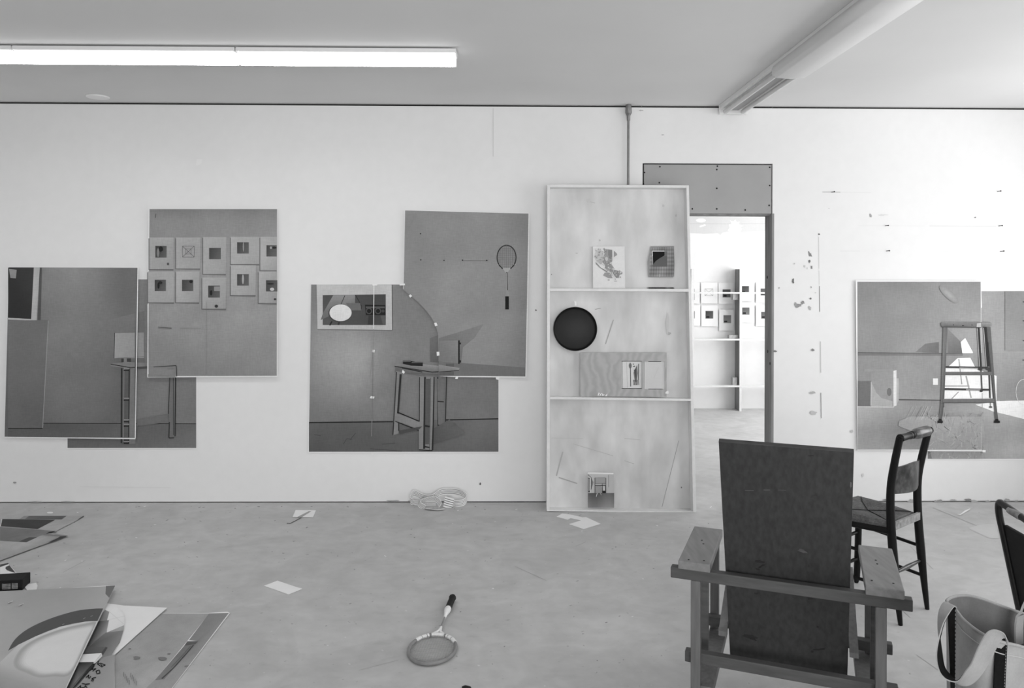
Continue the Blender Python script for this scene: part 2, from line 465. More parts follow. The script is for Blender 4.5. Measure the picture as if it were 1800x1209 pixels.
fl = MB(); fl.box((XL, YR, -.05), (XR, YF+.1, 0), M_FLOOR)
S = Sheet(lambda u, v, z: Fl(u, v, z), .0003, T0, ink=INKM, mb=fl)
S.jit = .4
for i in range(210):
    x, y = random.uniform(0, 1250), 890 + 300*random.random()**1.8
    S.ell(x, y, random.uniform(.7, 2.6), random.uniform(.35, .9), random.choice((.44, .50, .54, .56, .58, .60, .85)), n=7, rot=random.uniform(-25, 25)); S.off -= S.step
for a, b_ in (((110,1006),(150,985)), ((630,1178),(700,1160)), ((905,995),(960,1020)), ((1560,1050),(1600,1085)), ((1610,1150),(1660,1185)), ((1640,892),(1720,925)), ((1600,960),(1640,1000)), ((1012,960),(1030,952))):
    S.line([a, b_], .6, .60)
S.poly([(1702,928),(1722,922),(1750,920),(1756,946),(1740,946),(1722,938)], .72)  # patch of window light painted into the floor as a paler shape
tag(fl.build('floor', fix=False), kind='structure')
tag(MB().box((XL, YR, CEIL), (XR, YF+.1, CEIL+.05), M_CEIL).build('ceiling'), kind='structure')
tag(MB().box((XL-.1, YR, 0), (XL, YF, CEIL), M_WALL).build('wall_left'), kind='structure')
# right wall with a window opening
wr = MB(); wy0, wy1, wz0, wz1 = 1.6, 5.0, .62, 2.62
wr.box((XR, YR, 0), (XR+.14, wy0, CEIL), M_WALL).box((XR, wy1, 0), (XR+.14, D+TH, CEIL), M_WALL).box((XR, wy0, 0), (XR+.14, wy1, wz0), M_WALL).box((XR, wy0, wz1), (XR+.14, wy1, CEIL), M_WALL)
tag(wr.build('wall_right'), kind='structure')
wf = MB()
for y in (wy0, wy0+1.13, wy0+2.27, wy1-.05): wf.box((XR+.0, y, wz0), (XR+.05, y+.05, wz1), M_LAMP)
wf.box((XR, wy0, wz0), (XR+.05, wy1, wz0+.05), M_LAMP).box((XR, wy0, wz1-.05), (XR+.05, wy1, wz1), M_LAMP)
tag(wf.build('window_1'), kind='structure')
rr = MB(); rr.box((XL, YR-.14, 0), (XR, YR, .7), M_WALL).box((XL, YR-.14, 2.6), (XR, YR, CEIL), M_WALL).box((XL, YR-.14, .7), (-1.4, YR, 2.6), M_WALL).box((2.6, YR-.14, .7), (XR, YR, 2.6), M_WALL)
tag(rr.build('wall_rear'), kind='structure')
wf = MB()
for x in (-1.4, -.1, 1.25, 2.55): wf.box((x, YR-.05, .7), (x+.05, YR, 2.6), M_LAMP)
tag(wf.build('window_2'), kind='structure')
# next room
fw = MB(); fw.box((XL, YF, 0), (XR+.6, YF+.1, CEIL), M_WALL)
S = Sheet(lambda u, v, o: Yp(u, v, YF-o), .001, C5, ink=INKM, mb=fw)
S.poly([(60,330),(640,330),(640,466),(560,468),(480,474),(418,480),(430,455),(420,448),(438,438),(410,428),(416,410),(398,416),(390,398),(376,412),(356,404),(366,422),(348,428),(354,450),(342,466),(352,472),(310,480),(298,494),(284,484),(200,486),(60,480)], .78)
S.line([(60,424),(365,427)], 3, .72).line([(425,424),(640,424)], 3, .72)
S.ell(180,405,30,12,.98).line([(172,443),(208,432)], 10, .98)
tag(fw.build('wall_next_room', fix=False), kind='structure')
nr = MB(); nr.box((XR, D+TH, 0), (XR+.1, 6.2, CEIL), M_WALL).box((XR, 8.8, 0), (XR+.1, YF, CEIL), M_WALL).box((XR, 6.2, 0), (XR+.1, 8.8, .6), M_WALL).box((XR, 6.2, 2.6), (XR+.1, 8.8, CEIL), M_WALL)
tag(nr.build('wall_next_room_side'), kind='structure')
wf = MB().box((XR, 6.2, .6), (XR+.05, 6.25, 2.6), M_LAMP).box((XR, 7.48, .6), (XR+.05, 7.53, 2.6), M_LAMP).box((XR, 8.75, .6), (XR+.05, 8.8, 2.6), M_LAMP)
tag(wf.build('window_3'), kind='structure')

# ================================================================ CEILING FIXTURES
def zc(u, v): return onplane(u, v, V3((0, 0, CEIL)), V3((0, 0, 1)))
yl0 = zc(500, 81.5).y; zb = CEIL-.085
e_r = onplane(803.5, 120, V3((0, 0, zb)), V3((0, 0, 1)))
yl1 = e_r.y
xe = [onplane(803, 100, V3((0, yl0, 0)), V3((0, 1, 0))).x, onplane(414, 96, V3((0, yl0, 0)), V3((0, 1, 0))).x, onplane(22, 92, V3((0, yl0, 0)), V3((0, 1, 0))).x]
xe.append(xe[2]-1.2)
names = ('lit fluorescent ceiling light at the right end of the row', 'lit fluorescent ceiling light in the middle of the row',
         'lit fluorescent ceiling light at the left edge, cut by the frame')
for i in range(3):
    x1, x0 = xe[i]-.004, xe[i+1]+.004
    t = thing('fluorescent_light', ((x0+x1)/2, (yl0+yl1)/2, CEIL), names[i], 'ceiling light', 'lit fluorescent lights in a row')
    MB().box((x0, yl0-.010, CEIL-.030), (x1, yl1+.010, CEIL-.008), M_LAMP).box((x0+.02, yl0+.02, CEIL-.008), (x1-.02, yl1-.02, CEIL), M_GAP).build('housing', t)  # near-black spacer colours in the shadow line above the housing
    # wrap-around diffuser profile
    prof = [(yl0, -.030), (yl0-.004, -.045), (yl0-.002, -.07), (yl0+.02, -.083), ((yl0+yl1)/2, -.088), (yl1-.02, -.083), (yl1+.002, -.07), (yl1+.004, -.045), (yl1, -.030)]
    d = MB(); xs = [x0+.012, x1-.012]; vs = [(x, y, CEIL+z) for x in xs for y, z in prof]; n = len(prof)
    d.add(vs, [(k, k+1, n+k+1, n+k) for k in (3, 4)], M_LIT); d.add(vs, [(k, k+1, n+k+1, n+k) for k in (0, 1, 2)], M_LITS); d.add(vs, [(k, k+1, n+k+1, n+k) for k in (5, 6, 7)], M_LAMP); d.build('diffuser', t, smooth=True)
    for x in (x0+.004, x1-.010):
        c = MB(); vs = [(xx, y, CEIL+z*1.02) for xx in (x, x+.006) for y, z in prof]
        c.add(vs, [tuple(range(n)), tuple(range(2*n-1, n-1, -1))]+[(k, (k+1) % n, n+(k+1) % n, n+k) for k in range(n)], M_LITJ)
        c.build('end_cap', t)
# unlit fixture that runs towards the wall, its cover slid off the far part
xa = zc(1257, 188).x; xa2 = zc(1366, 107).x; yc = zc(1366, 110).y
xL_ = (xa+xa2)/2; wL = .20; y_end = D-.03; y_mid = yc; y_near = y_mid-2.45
t = thing('fluorescent_light', (xL_+wL/2, y_mid, CEIL), 'unlit long ceiling light with its far end uncovered above the doorway', 'ceiling light')
hb = MB(); hb.box((xL_, y_near, CEIL-.03), (xL_+wL, y_end, CEIL), M_LAMP); hb.build('housing', t, bevel=.003)
rf = MB()
rf.hexa([(xL_+.075, y_mid-.3, CEIL-.030), (xL_+.125, y_mid-.3, CEIL-.030), (xL_+.125, y_end-.02, CEIL-.030), (xL_+.075, y_end-.02, CEIL-.030)][::-1],
        [(xL_+.066, y_mid-.3, CEIL-.042), (xL_+.134, y_mid-.3, CEIL-.042), (xL_+.134, y_end-.02, CEIL-.042), (xL_+.066, y_end-.02, CEIL-.042)][::-1], M_DRYWALL)
rf.build('ballast_cover', t, bevel=.003)
for xo in (.004, wL-.010): MB().box((xL_+xo, y_mid-.3, CEIL-.038), (xL_+xo+.006, y_end, CEIL-.028), M_LAMP).build('side_lip', t)
for xo in (.038, .162): MB().tube([(xL_+xo, y_mid-.3, CEIL-.052), (xL_+xo, y_end-.03, CEIL-.052)], .0165, M_TUBEL, 14).build('tube', t, smooth=True)
MB().box((xL_-.002, y_end-.012, CEIL-.068), (xL_+wL+.002, y_end, CEIL), M_LAMP).build('end_cap', t, bevel=.004)
prof = [(0, -.02), (-.008, -.045), (-.004, -.072), (.02, -.088), (wL/2, -.094), (wL-.02, -.088), (wL+.004, -.072), (wL+.008, -.045), (wL, -.02)]
d = MB(); n = len(prof); vs = [(xL_+x, y, CEIL+z) for y in (y_near, y_mid) for x, z in prof]
d.add(vs, [(k, k+1, n+k+1, n+k) for k in range(n-1)], M_COVER)
o = d.build('cover', t, smooth=True); so = o.modifiers.new('thick', 'SOLIDIFY'); so.thickness = .003
MB().box((xL_-.008, y_mid-2.46, CEIL-.09), (xL_+wL+.008, y_mid-2.45, CEIL), M_LAMP).build('end_cap', t)
c = zc(172, 169.5)
one(MB().lathe([(0, 0), (.072, 0), (.075, -.003), (.07, -.009), (0, -.011)], (c.x, c.y, CEIL), (0, 0, 1), M_COVER), 'ceiling_cover_plate',
    'round flat cover plate on the ceiling near the left wall line', 'cover plate', smooth=True)

# conduit
pt = W(1105, 200, .03)
t = thing('conduit_pipe', (pt.x, pt.y, 1.4), 'thin metal conduit running down the wall from the ceiling to the shelf top', 'pipe')
zt = W(1105, 208).z
MB().tube([(pt.x, D-.022, 1.2), (pt.x, D-.022, zt)], .0085, M_METAL, 12).build('pipe', t, smooth=True)
MB().tube([(pt.x, D-.024, zt-.02), (pt.x, D-.024, zt+.012), (pt.x, D-.026, zt+.03), (pt.x, D-.028, CEIL-.06), (pt.x, D-.028, CEIL-.002)], [.012, .013, .021, .023, .020], M_METAL, 14).build('coupling', t, smooth=True)

# ================================================================ WALL PRINTS (left)
def left_scene(S):
    S.T = C1
    # printed wall and floor
    S.line([(20,1040),(870,1018)] if False else [(190,1017),(872,1020)], 3.5, .14)
    S.poly([(10,1040),(190,1036),(195,1019),(880,1021),(880,1140),(10,1140)], [.36,.36,.36,.40,.44,.38])
    # box and board at the left
    S.poly([(36,328),(150,328),(138,556),(30,553)], [.20,.24,.20,.18])
    S.poly([(40,334),(74,338),(70,376),(46,374)], .55).poly([(150,328),(176,328),(162,564),(138,562)], [.70,.66,.70,.72]).poly([(176,328),(186,328),(180,562),(166,562)], .33)
    S.poly([(32,550),(138,556),(138,563),(32,558)], .72)
    S.poly([(28,563),(216,560),(190,1038),(18,1038)], [.46,.44,.40,.42]).line([(214,562),(189,1038)], 3, .60).line([(20,1040),(188,1040)], 3, .15)
    S.poly([(480,560),(640,520),(640,760),(480,700)], [.46,.44,.42,.44])
    # seat back square
    S.poly([(508,617),(637,614),(638,728),(505,730)], [.60,.56,.58,.62]).line([(508,617),(637,614)], 2, .4).line([(508,617),(505,730)], 3, .25).line([(505,730),(637,722)], 2, .45)
    S.poly([(537,730),(580,729),(580,748),(537,748)], .25).poly([(548,730),(562,730),(562,748),(548,748)], .5)
    # table
    S.poly([(490,754),(560,745),(780,758),(778,768),(580,776),(490,764)], .50).line([(490,756),(578,771),(780,762)], 3.5, .12)
    S.poly([(535,772),(606,776),(600,1110),(540,1110)], .36).line([(539,774),(537,1105)], 5, .10).line([(549,775),(547,1100)], 3, .5)
    S.poly([(578,776),(606,774),(600,1108),(570,1110)], .47).line([(572,778),(570,1108)], 4, .10)
    for y in (783, 915, 1010, 1030, 1092, 1106): S.line([(548,y),(572,y)], 5, .12).line([(548,y-8),(572,y-8)], 5, .55)
    S.line([(606,776),(780,762)], 3, .14).poly([(748,766),(778,764),(776,1074),(760,1082),(748,1082)], .42)
    S.line([(778,764),(775,1074)], 4, .12).line([(768,800),(768,1070)], 2.5, .15).line([(753,800),(745,975),(740,985),(610,1030)], 3, .14)
    S.line([(750,1012),(748,1082)], 4, .14).poly([(606,1000),(745,975),(748,1012),(606,1030)], .42).line([(748,1082),(770,1082)], 4, .15)
P2 = Sheet(W, .004, C1); P2.paper([(296,378),(877,378),(873,1131),(294,1132)], thick=.002)
P2.clip = (*C1(299,380), *C1(869,1127))
P2.grid([(296,378),(875,378),(870,1128),(296,1128)], lambda a, b: .52-.05*b-.06*a*(1-b), 6, 6); left_scene(P2)
one(P2.mb, 'photo_print', 'lowest grey print of the left collage, partly behind two others, with table legs', 'photo print', 'large prints of the left collage', fix=False)
P1 = Sheet(W, .013, C1); P1.paper([(38,324),(612,326),(600,1088),(18,1080)], thick=.002)
P1.clip = None
P1.grid([(40,327),(609,329),(597,1082),(20,1077)], lambda a, b: .42+.12*math.sin(math.pi*min(1, a*1.1))*(1-b*.6)-.03*b, 10, 10)
P1.clip = (*C1(36,328), *C1(597,1080)); left_scene(P1)
P1.clip = None; P1.line([(611,328),(599,1084)], 4, .92).line([(18,1079),(598,1085)], 3.5, .92)
one(P1.mb, 'photo_print', 'left print of the left collage, dark box and leaning board beside a table edge', 'photo print', 'large prints of the left collage', fix=False)
P3 = Sheet(W, .024, C1); P3.paper([(658,66),(1229,65),(1230,811),(652,815)], thick=.002)
P3.grid([(662,69),(1227,69),(1226,807),(656,810)], lambda a, b: .52+.07*math.sin(math.pi*b)*(.6+.4*a)-(.04 if b < .07 else 0), 8, 14)
def small_sheet(S, x0, y0, x1, y1, px, py, pw, ph, tone, dark=.24, base=.63):
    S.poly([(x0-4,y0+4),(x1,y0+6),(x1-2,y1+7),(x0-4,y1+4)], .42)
    S.poly([(x0,y0),(x1,y0),(x1-2,y1),(x0,y1)], [base+.03, base, base-.03, base+.01])
    if tone: S.rect(px, py, px+pw, py+ph, [dark, dark+.1, dark+.14, dark+.04])
lst = [(662,195,770,335,688,232,50,52,1),(780,195,888,332,806,232,54,50,0),(900,193,1002,356,926,241,52,50,1),(1022,192,1150,312,1050,216,52,50,1),(1153,192,1227,340,1180,229,46,50,1),
       (656,345,772,482,685,382,50,50,1),(780,345,884,482,806,382,50,50,1),(896,372,1003,510,922,408,52,53,1),(1022,318,1134,450,1050,357,52,51,1),(1146,345,1227,485,1178,384,50,50,1)]
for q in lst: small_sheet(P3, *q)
P3.line([(808,233),(860,281)], 1.5, .35).line([(860,233),(808,281)], 1.5, .35).line([(808,233),(860,233),(860,282),(808,282),(808,233)], 1.5, .4).line([(822,245),(846,245),(846,268),(822,268),(822,245)], 1.2, .4)
for x, y, a, b_, t in ((712,246,10,12,.14),(744,312,5,6,.3),(700,262,6,20,.5),(1078,236,3,22,.55),(1215,240,10,5,.15),(1200,240,5,6,.6),(710,395,9,7,.16),(702,408,5,14,.12),(846,390,8,7,.14),(935,440,6,12,.12),
                    (958,499,8,7,.22),(1076,380,5,22,.62),(1218,468,6,5,.25),(1205,424,10,7,.75),(1198,400,16,3,.12)): P3.ell(x, y, a, b_, t, n=10)
P3.rect(948,412,974,432,.55); P3.line([(700,591),(760,596)], 2.5, .3).line([(700,596),(760,598)], 1.5, .4).line([(800,596),(890,597)], 1.5, .45).line([(915,480),(913,800)], 1, .47).line([(690,90),(688,108)], 3, .3)
P3.line([(655,490),(656,811)], 3.5, .93).line([(656,810),(1226,809)], 3, .93)
P3.poly([(656,800),(656,813),(778,813),(782,765),(740,768),(740,773),(776,774),(774,808)], .50).line([(680,768),(780,762),(783,811)], 3, .22)
one(P3.mb, 'photo_print', 'upper right print of the left collage showing ten small pinned sheets', 'photo print', 'large prints of the left collage', fix=False)

# ================================================================ WALL PRINTS (centre)
def mid_scene(S, floor=True):
    S.T = C2
    S.grid([(55,1012),(900,996),(900,1150),(55,1150)], lambda a, b: .37+.05*a-.04*b, 6, 3)
    S.line([(55,1014),(430,1010)], 5, .10).line([(660,1002),(900,997)], 5, .10)
    for (a, b_) in (((210,1110),(225,1085)), ((225,1085),(250,1088)), ((80,1067),(110,1072)), ((240,1090),(265,1060)), ((330,1130),(470,1140)), ((380,1110),(440,1105))): S.line([a, b_], 2, .24)
    # pinned picture
    S.poly([(92,403),(426,404),(428,604),(96,600)], .72).line([(426,404),(428,604)], 3, .25).line([(96,602),(428,606)], 3, .42)
    S.poly([(119,450),(398,446),(398,582),(119,582)], [.30,.26,.28,.33])
    S.poly([(165,451),(262,449),(262,490),(110,560),(120,530)], [.55,.52,.45,.40,.42]).line([(264,449),(292,500),(288,518),(245,518)], 3, .15).line([(217,452),(200,490)], 3, .2)
    S.poly([(222,485),(285,485),(290,518),(240,518)], .40)
    S.ell(196,530,52,40,.25).ell(198,528,49,37,.85).line([(160,566),(150,584)], 6, .15).line([(192,568),(188,582)], 7, .2)
    S.poly([(306,492),(396,494),(398,538),(310,538)], .10).ell(324,520,14,14,.28).ell(324,520,9,9,.08).ell(364,520,14,14,.28).ell(364,520,9,9,.08).ell(386,520,7,7,.25).rect(310,500,394,508,.32)
    S.poly([(322,540),(345,540),(340,580),(318,580)], .22).poly([(375,540),(395,540),(397,580),(385,580)], .35)
    # seat and its printed cast shade, as the picture shows them
    S.poly([(595,640),(640,622),(660,640),(725,610),(830,580),(760,660),(740,755),(595,745)], [.40,.42,.44,.46,.50,.44,.40,.36])
    S.poly([(638,650),(722,650),(722,752),(630,742)], [.48,.52,.50,.44]).line([(722,650),(722,754)], 7, .08).rect(722,660,731,668,.1).rect(722,738,731,748,.1)
    S.poly([(630,744),(700,752),(698,768),(665,768),(632,756)], .22).rect(664,752,700,768,.40)
    # table
    S.line([(660,808),(650,1030)], 26, .40) ; S.line([(667,808),(662,1034)], 4, .16).line([(628,812),(630,1030)], 5, .14).poly([(626,820),(655,820),(654,1020),(630,1025)], .42).line([(628,920),(655,922)], 5, .18).line([(628,1024),(662,1034)], 4, .14)
    S.poly([(436,758),(530,752),(725,772),(722,784),(605,792),(436,766)], [.52,.55,.60,.5,.46,.44]).line([(438,765),(605,790),(722,782)], 3.5, .12)
    S.poly([(440,768),(606,794),(700,784),(700,805),(606,812),(440,790)], [.40,.44,.36,.34,.44,.38]).line([(470,772),(560,790)], 4, .12)
    S.poly([(474,741),(508,741),(530,745),(562,747),(562,764),(510,762),(474,754)], .10).rect(474,739,508,745,.34).poly([(514,745),(560,745),(562,750),(512,750)], .36)
    S.poly([(444,786),(468,790),(455,1062),(430,1070)], .50).line([(446,790),(430,1068)], 4, .15).line([(464,800),(452,975)], 9, .16).line([(455,978),(455,1050)], 4, .15)
    S.poly([(440,970),(560,1012),(560,1050),(440,1005)], [.50,.52,.50,.48]).line([(450,968),(545,1008)], 5, .10).line([(440,1008),(545,1050)], 4, .14)
    S.poly([(546,808),(616,812),(600,1136),(545,1132)], .50).line([(548,812),(547,1010)], 3, .15).line([(572,812),(568,1130)], 9, .16).line([(596,815),(592,1136)], 3, .30).line([(612,812),(606,1136)], 5, .14).poly([(574,820),(594,820),(590,1110),(572,1110)], .33).line([(572,1028),(592,1032)], 8, .14).line([(568,1120),(592,1124)], 6, .12).line([(545,1134),(605,1138)], 4, .1)
    S.poly([(455,1050),(560,1030),(545,1045),(460,1066)], .28).poly([(610,1110),(750,1060),(680,1000),(610,1040)], [.30,.38,.38,.32])
M1 = Sheet(W, .006, C2); M1.paper([(68,400),(620,400),(640,480),(900,812),(900,1146),(54,1148)], thick=.002)
M1.clip = (*C2(58,403), *C2(897,1143))
def tone_mid(a, b):
    return .47+.17*math.exp(-((a-.18)**2/.05+(b-.42)**2/.07))-.03*abs(a-.5)-.05*max(0, b-.6)
M1.grid([(68,402),(898,402),(898,1143),(57,1145)], tone_mid, 14, 12); mid_scene(M1)
M1.clip = None
M1.line([(346,404),(344,600)], 3, .92).line([(344,600),(342,690),(328,820)], 2, .52).line([(342,700),(338,1000)], 1.5, .42).line([(337,1000),(335,1075)], 3, .5)
one(M1.mb, 'photo_print', 'lower print of the centre collage, table with angled legs and pinned picture', 'photo print', 'large prints of the centre collage', fix=False)
M2 = Sheet(W, .018, C2)
SEAM = [(475,425),(500,446),(535,475),(570,510),(600,548),(618,580),(629,620),(631,700),(632,808)]
M2.paper([(482,72),(1034,86),(1020,815),(700,812)] + SEAM[::-1], thick=.002)
def tone_m2(a, b): return .50+.03*math.sin(a*3)+.03*b-.05*b*b*b*a
rows = [(484,75),(477,420)] + SEAM
for (xa0, ya0), (xb0, yb0) in zip(rows[:-1], rows[1:]):
    fx = lambda y: 1031-14*(y-89)/723
    v0, v1 = (ya0-75)/733, (yb0-75)/733
    M2.grid([(xa0,ya0),(fx(ya0),ya0+(14 if ya0 < 80 else 0)),(fx(yb0),yb0),(xb0,yb0)], lambda a, b, v0=v0, v1=v1: tone_m2(a, v0+(v1-v0)*b), 8, 5 if yb0-ya0 > 90 else 1); M2.off -= M2.step
M2.off += M2.step
M2.poly([(632,640),(700,620),(832,578),(790,640),(740,680),(732,750),(1017,770),(1017,810),(632,806)], [.45,.46,.50,.48,.45,.43,.44,.43,.43])
M2.T = C2
M2.poly([(634,652),(722,650),(722,752),(632,742)], [.48,.52,.50,.46]).line([(722,650),(722,754)], 7, .08).rect(722,660,731,668,.1).rect(722,738,731,748,.1)
M2.rect(664,753,700,768,.36).poly([(632,758),(725,772),(722,784),(634,790)], [.56,.60,.5,.46]).line([(634,790),(722,783)], 3, .12).poly([(634,795),(700,785),(700,805),(634,806)], .36)
# printed racket
for k in range(28):
    a0 = 2*math.pi*k/28; a1 = 2*math.pi*(k+1)/28
    M2.line([(933+42*math.cos(a0), 283+54*math.sin(a0)), (933+42*math.cos(a1), 283+54*math.sin(a1))], 4.5, .17); M2.off -= M2.step
for k in range(-4, 5):
    x = k*8.4; h_ = 50*math.sqrt(max(0, 1-(x/41)**2)); M2.line([(933+x,283-h_),(933+x,283+h_)], 1, .36); M2.off -= M2.step
for k in range(-6, 7):
    y = k*8; h_ = 38*math.sqrt(max(0, 1-(y/53)**2)); M2.line([(933-h_,283+y),(933+h_,283+y)], 1, .38); M2.off -= M2.step
for a in (35, 55, 75, 105, 125, 145):
    x, y = 933+42*math.cos(math.radians(a)), 283+54*math.sin(math.radians(a)); M2.ell(x, y, 5, 3, .72, n=8); M2.off -= M2.step
M2.off += M2.step*2
M2.poly([(915,330),(951,330),(938,350),(929,350)], .62).line([(934,348),(936,432)], 5, .20).line([(933,352),(934,430)], 2, .6).poly([(930,428),(941,428),(943,455),(927,455)], .55).rect(927,455,943,513,.05)
M2.line([(735,297),(850,297)], 1.6, .36)
for x, y in ((552,178),(553,294),(656,296),(738,295),(845,296)): M2.ell(x, y, 3, 3, .15, n=8)
M2.line([(1032,88),(1026,440),(1018,812)], 4, .90)
one(M2.mb, 'photo_print', 'upper print of the centre collage showing a hanging racket', 'photo print', 'large prints of the centre collage', fix=False)
# small tape tabs on the centre collage
tabs = [((-1,0),'at the top of the seam',[(337,400),(362,400),(360,407),(340,408)],.012),
        (0,'on the curved cut, topmost',[(500,452),(507,446),(515,454),(506,461)],.024),
        (0,'midway down the curved cut',[(612,573),(622,571),(628,584),(617,588)],.024),
        (0,'beside the printed seat back',[(623,701),(635,700),(636,717),(624,719)],.024),
        (0,'on the seam below the pinned picture',[(339,691),(350,692),(348,704),(337,702)],.012),
        (0,'low on the left seam',[(332,896),(349,899),(345,908),(327,906)],.012),
        (0,'under the printed table top, left',[(473,780),(483,790),(478,798),(469,792)],.012),
        (0,'under the racket print, left',[(709,808),(720,808),(716,821),(705,820)],.026),
        (0,'at the lower right of the racket print',[(885,812),(902,812),(899,825),(886,822)],.026),
        (0,'at the upper left step of the collage',[(458,400),(483,398),(483,406),(460,407)],.026),
        (0,'at the bottom edge of the collage',[(333,1144),(346,1145),(343,1157),(334,1156)],.012)]
for _, txt, cs, off in tabs:
    s_ = Sheet(W, off, C2); s_.paper(cs, M_PAPER, .0006)
    one(s_.mb, 'tape_tab', 'small white tape tab on the centre collage, '+txt, 'tape', 'tape tabs on the centre collage')

# ================================================================ WALL PRINTS (right)
def stool_scene(S):
    S.T = C6
    S.grid([(160,500),(1300,505),(1300,790),(160,780)], lambda a, b: .53+.12*max(0, a-.5)+.04*math.sin(5*a)*b, 8, 4)
    S.line([(160,503),(780,508)], 5, .34).poly([(160,505),(780,510),(780,522),(160,520)], .44).poly([(500,500),(560,450),(640,440),(640,505)], [.46,.42,.40,.38]).poly([(690,360),(775,445),(775,505),(690,505)], [.50,.42,.38,.40])
    S.grid([(160,785),(1300,785),(1300,1140),(160,1140)], lambda a, b: .58+.06*math.sin(7*a+2)-.06*b*(1-a)+.03*math.sin(9*b), 10, 6)
    S.line([(400,780),(650,784)], 5, .22).line([(1000,788),(1140,792)], 3, .35)
    # crate
    S.poly([(160,670),(240,670),(240,820),(160,820)], .42).poly([(240,620),(375,612),(375,822),(240,822)], .56).poly([(240,675),(270,740),(300,770),(365,790),(365,820),(240,820)], .64).ell(346,735,14,24,.42,n=20).poly([(371,610),(389,606),(389,815),(371,822)], .82).line([(160,822),(375,824)], 4, .80).line([(240,675),(238,815)], 4, .75).poly([(389,655),(402,655),(402,785),(389,810)], .66).rect(200,600,370,615,.56)
    S.rect(604,655,634,693,.88)
    # sunlit patch in the printed photograph
    S.poly([(768,440),(795,416),(840,500),(840,506),(778,506)], .95).poly([(690,590),(750,535),(825,533),(860,600),(980,640),(980,786),(660,786),(660,600)], .93)
    S.line([(757,540),(775,690)], 7, .60).line([(800,640),(830,770)], 9, .62).line([(660,700),(820,700)], 6, .58).line([(715,775),(755,735)], 6, .6)
    S.poly([(855,810),(985,790),(1142,790),(1300,830),(1300,930),(1142,895),(960,850)], .96).poly([(960,790),(1142,785),(1300,800),(1300,850),(1142,850)], .93)
    S.poly([(1030,140),(1300,140),(1300,500),(1030,490)], [.50,.49,.52,.54])
    for y in (203,315,432,547): S.ell(1138,y,4,4,.12,n=8); S.off -= S.step
    [S.ell(700,160,62*k,20*k,.50+.03*(1.2-k)*3,rot=42,n=20) for k in (1.2,1.05,.9,.75,.6,.45,.3)]
    # crumpled sheeting on the printed floor
    rnd = random.Random(4)
    S.poly([(405,905),(470,880),(900,880),(910,1000),(880,1134),(600,1134),(560,1000),(400,935)], [.60,.60,.60,.58,.56,.56,.58,.60])
    for k in range(240):
        x = rnd.uniform(560, 900); y = rnd.uniform(850, 1120); l = rnd.uniform(8, 46); a = rnd.choice((1.25, 1.35, 1.5, 1.8, .6, 2.4))+rnd.uniform(-.15, .15)
        S.line([(x,y),(x+l*math.cos(a), y+l*math.sin(a)*.9)], rnd.uniform(1, 4), rnd.choice((.50,.52,.55,.60,.62,.64,.67))); S.off -= S.step
    for k in range(12):
        x = rnd.uniform(430, 560); S.line([(x,900),(x+40,820)], 1.6, .68); S.off -= S.step
    S.off += S.step
    # round wire thing at the right
    for k in range(20):
        a0, a1 = 2*math.pi*k/20, 2*math.pi*(k+1)/20
        S.line([(1140+46*math.cos(a0), 735+75*math.sin(a0)), (1140+46*math.cos(a1), 735+75*math.sin(a1))], 3, .84); S.off -= S.step
    S.off += S.step
    # steel stool
    for (a, b_, w_) in (((872,356),(886,590),16), ((910,352),(930,585),18)): S.line([a, b_], w_, .15)
    S.line([(866,358),(880,585)], 3, .7).line([(904,356),(920,585)], 3, .7).line([(888,600),(894,720)], 8, .25).line([(936,600),(942,770)], 9, .22).line([(944,770),(944,825)], 5, .5).ell(945,824,11,5,.3,n=12).line([(668,800),(668,825)], 6, .3).line([(896,740),(896,830)], 3, .6)
    S.line([(680,588),(930,592)], 11, .20).line([(760,594),(870,597)], 7, .62).line([(670,718),(945,722)], 12, .22).line([(800,721),(890,722)], 6, .6).ell(884,600,13,9,.2,n=12).ell(930,598,13,9,.22,n=12).ell(890,728,10,8,.2,n=12)
    S.poly([(666,345),(690,352),(672,770),(664,860),(656,898),(638,898),(648,820),(652,760)], [.42,.36,.36,.30,.26,.40,.42,.44])
    S.poly([(922,350),(945,352),(965,620),(978,800),(990,898),(972,898),(962,800),(946,620),(930,440)], .34).line([(930,440),(950,640),(966,800)], 4, .22)
    S.poly([(672,616),(952,616),(953,636),(672,636)], .38).poly([(664,776),(966,774),(966,798),(664,800)], .40).line([(664,798),(966,797)], 4, .26)
    S.poly([(650,328),(665,322),(940,322),(953,328),(950,346),(930,352),(895,350),(880,356),(690,354),(655,350)], [.44,.48,.42,.52,.50,.42,.38,.28,.28,.36]).line([(655,351),(890,354)], 4, .2).ell(725,339,3,3,.1,n=8).ell(782,344,7,3,.12,n=8).ell(835,340,3,3,.1,n=8)
    S.poly([(864,330),(888,326),(890,352),(862,352)], .66)
    S.ell(648,900,10,7,.10,n=14).rect(632,904,663,918,.10).ell(982,900,10,7,.10,n=14).rect(966,904,1000,918,.10)
R2 = Sheet(W, .004, C6); R2.paper([(566,134),(1400,136),(1400,1136),(568,1134)], thick=.002)
R2.clip = (*C6(573,140), *C6(1400,1129))
R2.grid([(573,139),(1400,139),(1400,1129),(573,1129)], lambda a, b: .56+.03*b, 8, 6); stool_scene(R2)
one(R2.mb, 'photo_print', 'right hand sheet of the stool picture, running off the frame and lower at the bottom', 'photo print', 'two sheets of the stool picture', fix=False)
R1 = Sheet(W, .016, C6); R1.paper([(148,76),(888,79),(893,236),(889,240),(893,1080),(158,1079)], thick=.002)
R1.clip = (*C6(158,84), *C6(892,1075))
R1.grid([(158,83),(886,84),(893,1075),(160,1075)], lambda a, b: .47+.06*math.sin(math.pi*min(1, b*1.6))+.03*a, 10, 10); stool_scene(R1)
R1.clip = None
